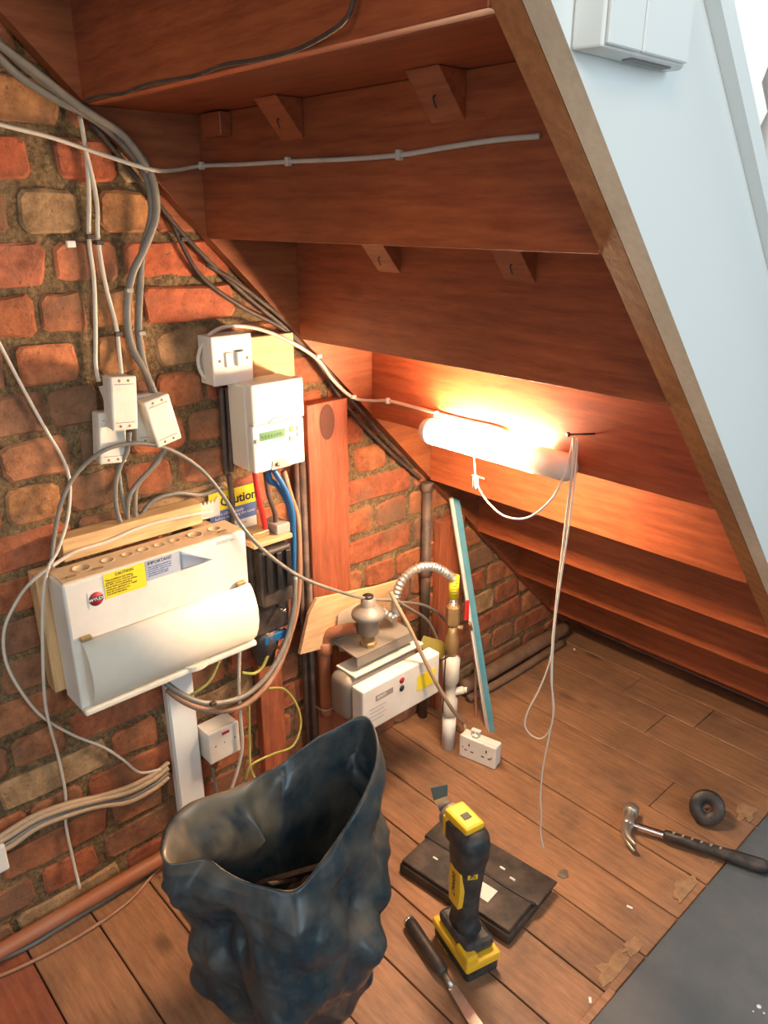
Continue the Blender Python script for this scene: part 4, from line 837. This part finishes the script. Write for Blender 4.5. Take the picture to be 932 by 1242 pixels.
for j in range(1, nout+1):
    t_ = j/nout; ring = []
    for i in range(NP):
        a = angv(i); top = rp[i]
        z = top.z*(1-t_)+0.003*t_
        # body radius profile
        ang = math.atan2(a.y, a.x)
        rb = 0.126+0.008*math.sin(3*ang+1)+0.006*math.sin(5*ang)
        prof_ = math.sin(min(t_, 1)*math.pi*0.62+0.55)   # belly
        body = Vector((BC.x, BC.y, 0)).lerp(Vector((cen.x, cen.y, 0)), 1-t_)
        rad = rb*(0.80+0.34*max(prof_, 0))
        rad *= 1-0.34*max(0, (t_-0.50)/0.50)**1.3
        pb_ = body+a*rad
        k_ = min(1, max(0, (t_-0.05)/0.20)); k_ = k_*k_*(3-2*k_)
        flare = 0.005*math.exp(-((t_-0.07)/0.05)**2)
        p = Vector((top.x, top.y, 0)).lerp(Vector((pb_.x, pb_.y, 0)), k_)+a*flare
        q_ = Vector((a.x*1.9, a.y*1.9, z*6.5)); q2 = Vector((a.x*4.3+5, a.y*4.3, z*13+ang*0.6))
        amp = min(1, t_*9)
        p += a*0.030*max(0, a.x*0.75+a.y*0.66)*math.exp(-((t_-0.33)/0.20)**2); d_ = crumple(Vector((p.x, p.y, z)))*0.24
        p += a*d_*amp
        ring.append(Vector((p.x, p.y, z+noise.noise(q2)*0.004*amp*(1-t_))))
    rings.append(ring)
mb = MB(); vs = [v for r_ in rings for v in r_]; fs = []
for j in range(len(rings)-1):
    for i in range(NP): fs.append((j*NP+i, j*NP+(i+1) % NP, (j+1)*NP+(i+1) % NP, (j+1)*NP+i))
fs.append(tuple((len(rings)-1)*NP+i for i in range(NP)))
mb.add(vs, fs, True)
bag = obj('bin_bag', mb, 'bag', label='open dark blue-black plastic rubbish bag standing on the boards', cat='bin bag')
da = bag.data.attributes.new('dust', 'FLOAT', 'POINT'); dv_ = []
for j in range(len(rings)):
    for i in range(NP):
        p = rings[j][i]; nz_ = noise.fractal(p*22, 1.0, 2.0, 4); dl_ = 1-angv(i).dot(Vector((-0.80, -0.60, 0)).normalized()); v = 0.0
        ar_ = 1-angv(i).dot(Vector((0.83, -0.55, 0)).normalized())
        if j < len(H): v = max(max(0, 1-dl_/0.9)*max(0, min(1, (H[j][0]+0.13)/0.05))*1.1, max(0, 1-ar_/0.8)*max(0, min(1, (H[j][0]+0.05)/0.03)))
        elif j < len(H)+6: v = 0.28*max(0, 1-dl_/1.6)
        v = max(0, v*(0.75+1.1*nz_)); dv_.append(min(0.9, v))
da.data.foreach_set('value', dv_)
# contents: rubble heap in the bag
mb = MB(); n_ = 34; vs = []; zc0 = 0.245
for j in range(n_+1):
    for i in range(n_):
        a = 2*math.pi*i/n_; r_ = 0.083*j/n_
        vs.append((cen.x+r_*math.cos(a), cen.y+r_*math.sin(a), zc0+0.02*(1-(j/n_)**2)+noise.noise(Vector((r_*math.cos(a)*40, r_*math.sin(a)*40, 1)))*0.016-(0.06 if j == n_ else 0)))
fs = [(j*n_+i, j*n_+(i+1) % n_, (j+1)*n_+(i+1) % n_, (j+1)*n_+i) for j in range(n_) for i in range(n_)]
mb.add(vs, fs, False); obj('rubble_heap', mb, 'rubble', label='dusty rubble and plaster bits inside the rubbish bag', cat='rubble', kind='stuff')
for i, (p1, p2, lb_) in enumerate((((-.06, -.02, .27), (.03, .05, .33), 'longest splinter of wood crossing the rubble in the bag'), ((-.02, .04, .27), (.01, -.03, .335), 'upright splinter of wood in the middle of the bag'), ((.03, .0, .27), (.05, .05, .32), 'short wood splinter at the right inside the bag'))):
    a = cen.xy.to_3d()+Vector(p1); b_ = cen.xy.to_3d()+Vector(p2)
    mb = MB(); d = (b_-a); s_ = d.cross(Vector((0, 0, 1))).normalized()*0.004; mb.prism([a-s_, a+s_, a+s_*1.0+Vector((0, 0, .004)), a-s_+Vector((0, 0, .004))], d); obj('wood_splinter', mb, 'rubble', label=lb_, cat='splinter', group='splinters in the bag')

# ================================================================== BLACK TRAY
Lc, Bc, Rc, Tc = F(484, 1058), F(600, 1143), F(684, 1096), F(532, 1008)
ux = ((Bc-Lc)+(Rc-Tc)).normalized(); uy = Vector((-ux.y, ux.x, 0)); Lx = ((Bc-Lc).length+(Rc-Tc).length)/2*0.98; Ly = 0.165
org = Lc
Mt = Matrix(((ux.x, uy.x, 0, org.x), (ux.y, uy.y, 0, org.y), (0, 0, 1, 0.001), (0, 0, 0, 1)))
ty = thing('black_casing', (Mt @ Vector((Lx/2, Ly/2, 0))), 'flat dusty black metal casing lying under the cordless tool', 'casing')
mb = MB(); mb.box(0, 0, 0, Lx, Ly, 0.024, 0.005, Mt); obj('base', mb, 'black_dusty', ty)
mb = MB(); mb.box(0.004, 0.004, 0.0245, Lx-0.004, Ly*0.53, 0.033, 0.003, Mt); obj('lid', mb, 'black_dusty', ty)
mb = MB(); mb.box(-0.004, Ly*0.56, 0.0245, Lx+0.006, Ly+0.004, 0.031, 0.002, Mt); obj('lid', mb, 'black_dusty', ty)
mb = MB(); mb.tube([Mt @ Vector((0.0, Ly*0.545, 0.030)), Mt @ Vector((Lx*0.5, Ly*0.545, 0.031)), Mt @ Vector((Lx, Ly*0.545, 0.030))], 0.0035, 6); obj('seam_bead', mb, 'black', ty)
mb = MB(); mb.box(0.115, 0.012, 0.0334, 0.150, 0.047, 0.0340, 0, Mt @ Matrix.Translation((0.05, 0.02, 0)) @ Matrix.Rotation(R(0), 4, 'Z')); lb2 = obj('torn_label', mb, 'label_white', ty, label='torn white paper label')
# small bits on casing
for i, (a, b_) in enumerate(((0.05, 0.05), (0.20, 0.11), (0.17, 0.12))):
    mb = MB(); mb.box(a, b_, 0.0335 if b_ < .09 else 0.0315, a+0.012, b_+0.004, 0.0355, 0.0005, Mt, seg=1); obj('plaster_chip', mb, 'label_white', label=('white chip on the near half of the black casing', 'right white chip on the far half of the black casing', 'left white chip on the far half of the black casing')[i], cat='chip', group='chips on the black casing')

# ================================================================== CORDLESS MULTI-TOOL, upright on its battery
# axis: up; local x = long side of battery (towards lower right), local y
tc0 = F(563, 1152, 0.0)
tux = (F(600, 1165)-F(560, 1185)).normalized(); 
ang = math.atan2(tux.y, tux.x)
Tm = Matrix.Translation(Vector((tc0.x, tc0.y, 0.0))) @ Matrix.Rotation(ang, 4, 'Z') @ Matrix.Diagonal((1.20, 1.20, 1.28, 1))
tl = thing('cordless_multi_tool', (tc0.x, tc0.y, 0), 'yellow and black cordless oscillating tool standing on its battery', 'power tool')
def tb(name, mat, *boxes, bev=0.003, label=None, m=Tm):
    mb = MB()
    for b in boxes: mb.box(*b, bev, m)
    mb.sm = [False]*len(mb.sm); return obj(name, mb, mat, tl, label)
def loft(name, mat, secs, m, par=None, n=20, label=None, power=0.75):
    """secs: (cx, cy, z, rx, ry)"""
    mb = MB(); vs = []; fs = []
    for cx, cy, z, rx, ry in secs:
        for i in range(n):
            a = 2*math.pi*i/n; c, s_ = math.cos(a), math.sin(a)
            vs.append(m @ Vector((cx+rx*math.copysign(abs(c)**power, c), cy+ry*math.copysign(abs(s_)**power, s_), z)))
    for j in range(len(secs)-1):
        for i in range(n): fs.append((j*n+i, j*n+(i+1) % n, (j+1)*n+(i+1) % n, (j+1)*n+i))
    fs.append(tuple(range(n))[::-1]); fs.append(tuple((len(secs)-1)*n+i for i in range(n)))
    mb.add(vs, fs, True); return obj(name, mb, mat, par or tl, label)
bat = tb('battery', 'tool_black', (-0.028, -0.052, 0.001, 0.028, 0.046, 0.026), bev=0.004)
tb('battery_shell', 'tool_yellow', (-0.031, -0.054, 0.020, 0.031, 0.048, 0.036), (-0.031, -0.054, 0.030, -0.01, -0.02, 0.050), bev=0.004, label='yellow battery top')
tb('foot', 'tool_black', (-0.026, -0.044, 0.0365, 0.026, 0.040, 0.056), bev=0.008)
text('DEWALT', 0.010, Tm @ Vector((-0.0312, 0.030, 0.006)), Tm.to_3x3() @ Vector((0, -1, 0)), EZ, 'tool_yellow', bat)
bodysec = [(0, 0, 0.050, 0.022, 0.030), (0, 0.002, 0.065, 0.019, 0.024), (0, 0.003, 0.085, 0.018, 0.0215), (0, 0.003, 0.115, 0.019, 0.023), (0, 0.003, 0.145, 0.021, 0.026), (0, 0.002, 0.170, 0.023, 0.028), (0, 0.0, 0.188, 0.025, 0.031), (0, -0.001, 0.208, 0.026, 0.031), (0, -0.001, 0.222, 0.0245, 0.028), (0, 0, 0.232, 0.017, 0.019)]
bd2 = loft('grip', 'tool_black', bodysec, Tm)
mb = MB(); mb.prism([Tm @ Vector((-0.0235, yy, zz)) for yy, zz in ((-0.012, 0.100), (0.014, 0.100), (0.017, 0.135), (0.015, 0.165), (-0.014, 0.165), (-0.016, 0.135))], Tm.to_3x3() @ Vector((0.01, 0, 0)), 0.002); yp = obj('side_panel', mb, 'tool_yellow', tl, label='yellow side panel')
text('DEWALT', 0.013, Tm @ Vector((-0.0242, 0.005, 0.159)), Tm.to_3x3() @ Vector((0, 0, -1)), Tm.to_3x3() @ Vector((0, -1, 0)), 'ink', yp)
cdir = Vector((CAM[0]-tc0.x, CAM[1]-tc0.y, 0)).normalized(); cdir = (Matrix.Rotation(R(18), 3, 'Z') @ cdir); cs_ = Vector((-cdir.y, cdir.x, 0))
pc_ = Tm @ Vector((0, 0.002, 0.165)); pc_ += cdir*0.0335
mb = MB(); mb.prism([pc_-cs_*.009-Vector((0, 0, .005)), pc_+cs_*.009-Vector((0, 0, .005)), pc_+cs_*.009+Vector((0, 0, .005)), pc_-cs_*.009+Vector((0, 0, .005))], -cdir*0.006); xp = obj('rating_plate', mb, 'tool_yellow', tl)
text('XR', 0.009, pc_+cdir*0.0004-Vector((0, 0, .0032)), cs_, EZ, 'ink', xp, align='CENTER')
# head: forward (away from camera-left)
hd = Matrix.Translation(Tm @ Vector((0, 0, 0.235)))
hdir = (F(550, 972, 0.28)-F(578, 1000, 0.28)); hdir.z = 0; hdir.normalize()
hside = Vector((-hdir.y, hdir.x, 0))
top = Tm @ Vector((0, 0, 0.218))
Hm = Matrix(((hdir.x, hside.x, 0, top.x), (hdir.y, hside.y, 0, top.y), (0, 0, 1, top.z), (0, 0, 0, 1)))
mb = MB(); mb.box(-0.016, -0.021, 0.010, 0.050, 0.021, 0.029, 0.006, Hm); mb.box(0.036, -0.022, -0.030, 0.052, 0.022, 0.014, 0.004, Hm); obj('head_cover', mb, 'tool_yellow', tl, label='yellow head cover')
mb = MB(); mb.box(-0.022, -0.024, -0.034, 0.046, 0.024, 0.013, 0.010, Hm, 3); obj('gear_housing', mb, 'tool_black', tl)
mb = MB(); mb.lathe([(0.020, 0), (0.023, 0.004), (0.021, 0.012), (0.012, 0.017)], Hm @ Vector((0.051, 0, -0.002)), hdir, 20); obj('blade_clamp', mb, 'galv', tl)
mb = MB(); mb.box(0.006, -0.008, 0.0292, 0.020, 0.008, 0.0305, 0.0005, Hm, seg=1); obj('clamp_lever', mb, 'black', tl)
b1_, b2_, b3_, b4_ = [Hm @ Vector(q) for q in ((0.066, -0.010, 0.006), (0.066, 0.016, 0.006), (0.070, 0.028, 0.034), (0.070, -0.002, 0.030))]
mb = MB(); mb.prism([b1_, b2_, b3_, b4_], hdir*0.0016); obj('blade', mb, 'steel', tl, label='dull steel blade neck')
b5_, b6_ = [Hm @ Vector(q) for q in ((0.073, 0.034, 0.062), (0.073, -0.004, 0.052))]
mb = MB(); mb.prism([b4_, b3_, b5_, b6_], hdir*0.0016); obj('blade_tip', mb, 'label_blue_dark', tl, label='dark blue-green blade end')

# ================================================================== CHISEL
c0, c1 = F(497, 1118, 0.014), F(585, 1250, 0.012); d = (c1-c0); 
d.z = 0; dl = d.length; d.normalize(); sd = Vector((-d.y, d.x, 0))
ch = thing('chisel', ((c0+c1)/2).xy.to_3d(), 'black-handled chisel lying on the boards beside the bin bag', 'chisel')
mb = MB(); mb.lathe([(0.010, 0), (0.0125, 0.003), (0.0128, 0.02), (0.0115, 0.06), (0.0125, 0.10), (0.011, 0.118), (0.007, 0.124)], c0, d, 14); obj('handle', mb, 'black_dusty', ch)
mb = MB(); mb.lathe([(0.009, -0.005), (0.0115, -0.003), (0.0115, -0.0003)], c0, d, 14); obj('striking_cap', mb, 'chrome', ch, label='bright metal end cap')
cb = c0+d*0.124; cb.z = 0.012
mb = MB(); mb.cyl(c0+d*0.124, c0+d*0.15-Vector((0, 0, 0.004)), 0.0055, 10)
zz = Vector((0, 0, 1)); a = c0+d*0.15; a.z = 0.008; e = a+d*0.11; e.z = 0.003
mb.add([a-sd*.008-zz*.002, a+sd*.008-zz*.002, a+sd*.008+zz*.003, a-sd*.008+zz*.003, e-sd*.012-zz*.001, e+sd*.012-zz*.001, e+sd*.012+zz*.001, e-sd*.012+zz*.001], [(0, 1, 2, 3), (4, 5, 6, 7), (0, 1, 5, 4), (1, 2, 6, 5), (2, 3, 7, 6), (3, 0, 4, 7)])
obj('blade', mb, 'steel', ch)

# ================================================================== HAMMER
h0, h1 = F(762, 998, 0.022), F(930, 1052, 0.020); d = (h1-h0); dl = d.length; d.normalize(); sd = Vector((-d.y, d.x, 0)).normalized()
hm = thing('claw_hammer', ((h0+h1)/2).xy.to_3d(), 'steel claw hammer with black rubber grip, lying towards the grey sheet', 'hammer')
mb = MB(); mb.tube([h0, h0+d*dl*0.14, h0+d*dl*0.28], 0.0068, 10, flat=0.8); obj('shaft', mb, 'chrome', hm)
mb = MB(); g0 = h0+d*dl*0.27; gl = dl*0.75; mb.lathe([(0.0085, 0), (0.0115, 0.004), (0.012, gl*0.3), (0.0115, gl*0.45), (0.0145, gl*0.7), (0.0155, gl*0.93), (0.012, gl)], g0, d, 14); obj('grip', mb, 'black_dusty', hm)
mb = MB(); 
for i in range(9): p = g0+d*(0.02+i*gl*0.09); mb.box(p.x-.002, p.y-.0035, p.z+.0105, p.x+.002, p.y+.0035, p.z+.013, 0)
obj('grip_studs', mb, 'grey_plastic', hm)
hs_ = sd if sd.y > 0 else -sd
mb = MB(); mb.lathe([(0.015, 0.030), (0.017, 0.033), (0.017, 0.050), (0.013, 0.054)], h0, hs_, 16); mb.lathe([(0.012, -0.014), (0.014, 0), (0.011, 0.016), (0.013, 0.030)], h0, hs_, 14); obj('head', mb, 'steel', hm)
mb = MB()
for sgn in (-1, 1):
    P_ = [h0-hs_*0.010, h0-hs_*0.028+d*0.001+Vector((0, 0, sgn*0.004)), h0-hs_*0.050+d*0.009+Vector((0, 0, sgn*0.007)), h0-hs_*0.068+d*0.026+Vector((0, 0, sgn*0.009))]
    mb.tube(P_, lambda q: 0.0105*(1-q)+0.003, 8)
obj('claw', mb, 'steel', hm)

# tape roll
c0 = F(858, 980, 0.034); ax = (Vector(CAM)-c0); ax.z *= 0.75; ax.normalize()
tp = thing('tape_roll', (c0.x, c0.y, 0), 'dusty roll of black tape tilted on the floor above the hammer', 'tape roll')
mb = MB(); mb.lathe([(0.009, -0.016), (0.036, -0.016), (0.038, -0.013), (0.038, 0.013), (0.036, 0.016), (0.009, 0.016), (0.009, -0.016)], c0+Vector((0, 0, 0.002)), ax, 28, cap=False); obj('tape', mb, 'black_dusty', tp)
mb = MB(); mb.lathe([(0.0060, -0.0155), (0.0088, -0.0155), (0.0088, 0.0150), (0.0060, 0.0150), (0.0060, -0.0155)], c0+Vector((0, 0, 0.002)), ax, 20, cap=False); obj('core', mb, 'dark_pipe', tp)

# grey sheet on the floor outside the string
sh = [F(715, 1242), F(932, 981)]
mb = MB(); mb.box(0.822, -1.0, -0.003, 1.75, 2.2, 0.006, 0.001, seg=1); obj('grey_sheet', mb, 'sheet', label='dark blue-grey sheet covering the floor at the right', cat='floor sheet')
for i, (px, py, r_) in enumerate(((921, 1221, .004), (914, 1227, .0016), (927, 1229, .0018))):
    c0 = F(px, py, .0062); mb = MB(); mb.cyl(c0, c0+Vector((0, 0, .0008)), r_, 12); obj('paint_spot', mb, 'paint', label=('largest of three white paint spots on the grey sheet', 'left small white paint spot on the grey sheet', 'right small white paint spot on the grey sheet')[i], cat='paint spot', group='white paint spots on the sheet')
mb = MB(); mb.box(0.806, -1.0, -0.003, 0.8205, 0.955, 0.004, 0.001, seg=1); obj('trim_1', mb, 'floor', kind='structure')
# filler remains along the board ends
for px, py, sx, sy, lb_ in ((905, 985, .026, .045, 'crusty yellow-brown glue patch above the hammer grip, at the right edge'), (872, 1043, .020, .036, 'crusty glue patch under the hammer grip at the sheet edge'), (832, 1078, .026, .055, 'long crusty glue patch just left below the hammer grip'), (745, 1180, .030, .060, 'pale crusty glue patch near the bottom of the board ends'), (768, 1148, .018, .03, 'small crusty glue patch above the pale bottom one')):
    c0 = F(px, py, 0.001); q = []
    for k_ in range(26):
        a = 2*math.pi*k_/26; r_ = 0.75+0.55*noise.noise(Vector((math.cos(a)*2, math.sin(a)*2, px*0.1)))+rng.uniform(-.1, .1); q.append((min(c0.x+sx*r_*math.cos(a), 0.8035), c0.y+sy*r_*math.sin(a), 0.0009))
    mb = MB(); mb.prism(q, (0, 0, 0.0012)); obj('adhesive_patch', mb, 'residue', label=lb_, cat='residue', group='glue patches along the sheet')
mb = MB(); c0 = F(684, 1060, 0.001); q = [(c0.x+rng.uniform(.008, .014)*math.cos(a), c0.y+rng.uniform(.010, .016)*math.sin(a), .0009) for a in [2*math.pi*i/12 for i in range(12)]]; mb.prism(q, (0, 0, 0.001)); obj('dust_patch', mb, 'rubble', label='round grey dust patch below the end of the hanging string', cat='residue')
for i, (px, py, lb_) in enumerate(((764, 1101, 'white flake on the boards below the hammer head'), (601, 1162, 'pale chip on the boards right of the tool battery'), (197, 1063, 'brown crumb of debris left of the bin bag'), (716, 1214, 'white flake near the bottom edge beside the grey sheet'), (697, 788, 'white chip in the far corner under the stairs'))):
    c0 = F(px, py, 0.001); mb = MB(); a = rng.uniform(0, 3); mb.box(-.006, -.0025, 0, .006, .0025, .003, .0008, Matrix.Translation((c0.x, c0.y, .001)) @ Matrix.Rotation(a, 4, 'Z'), seg=1)
    obj('debris_chip', mb, 'rubble' if 'brown' in lb_ else 'label_white', label=lb_, cat='debris')

# ================================================================== DEVICE BOX on the white facing
dv = thing('wall_box', (0.87, 0.62, 1.40), 'white plastic box mounted on the white side of the staircase', 'box')
ya_, yb_, zb_, zt_ = 0.572, 0.700, 1.408, 1.66
mb = MB(); mb.prism([(0.848, ya_-0.006, zb_+0.0), (0.872, ya_, zb_), (0.872, yb_-0.002, zb_), (0.862, yb_+0.012, zb_), (0.848, yb_+0.012, zb_)], (0, 0, zt_-zb_), 0.002); obj('casing', mb, 'paint', dv)
mb = MB(); mb.box(0.8722, ya_+0.002, zb_+0.002, 0.876, ya_+0.050, zt_-0.002, 0.001, seg=1); obj('front_cover', mb, 'paint', dv)
mb = MB(); mb.box(0.8722, ya_+0.052, zb_+0.002, 0.876, yb_-0.004, zt_-0.002, 0.001, seg=1); obj('front_cover', mb, 'paint', dv)
mb = MB(); mb.box(0.855, ya_+0.055, zb_-0.0012, 0.864, yb_-0.01, zb_-0.0002); obj('bottom_slot', mb, 'ink_grey', dv)
# white scrap stuck in mortar
c0 = W(86, 296, .006); mb = MB(); mb.box(c0.x-.004, c0.y-.007, c0.z-.005, c0.x+.003, c0.y+.007, c0.z+.005, .0015); obj('wall_plug', mb, 'label_white', label='white plastic wall plug in the mortar near the upper left', cat='wall plug')
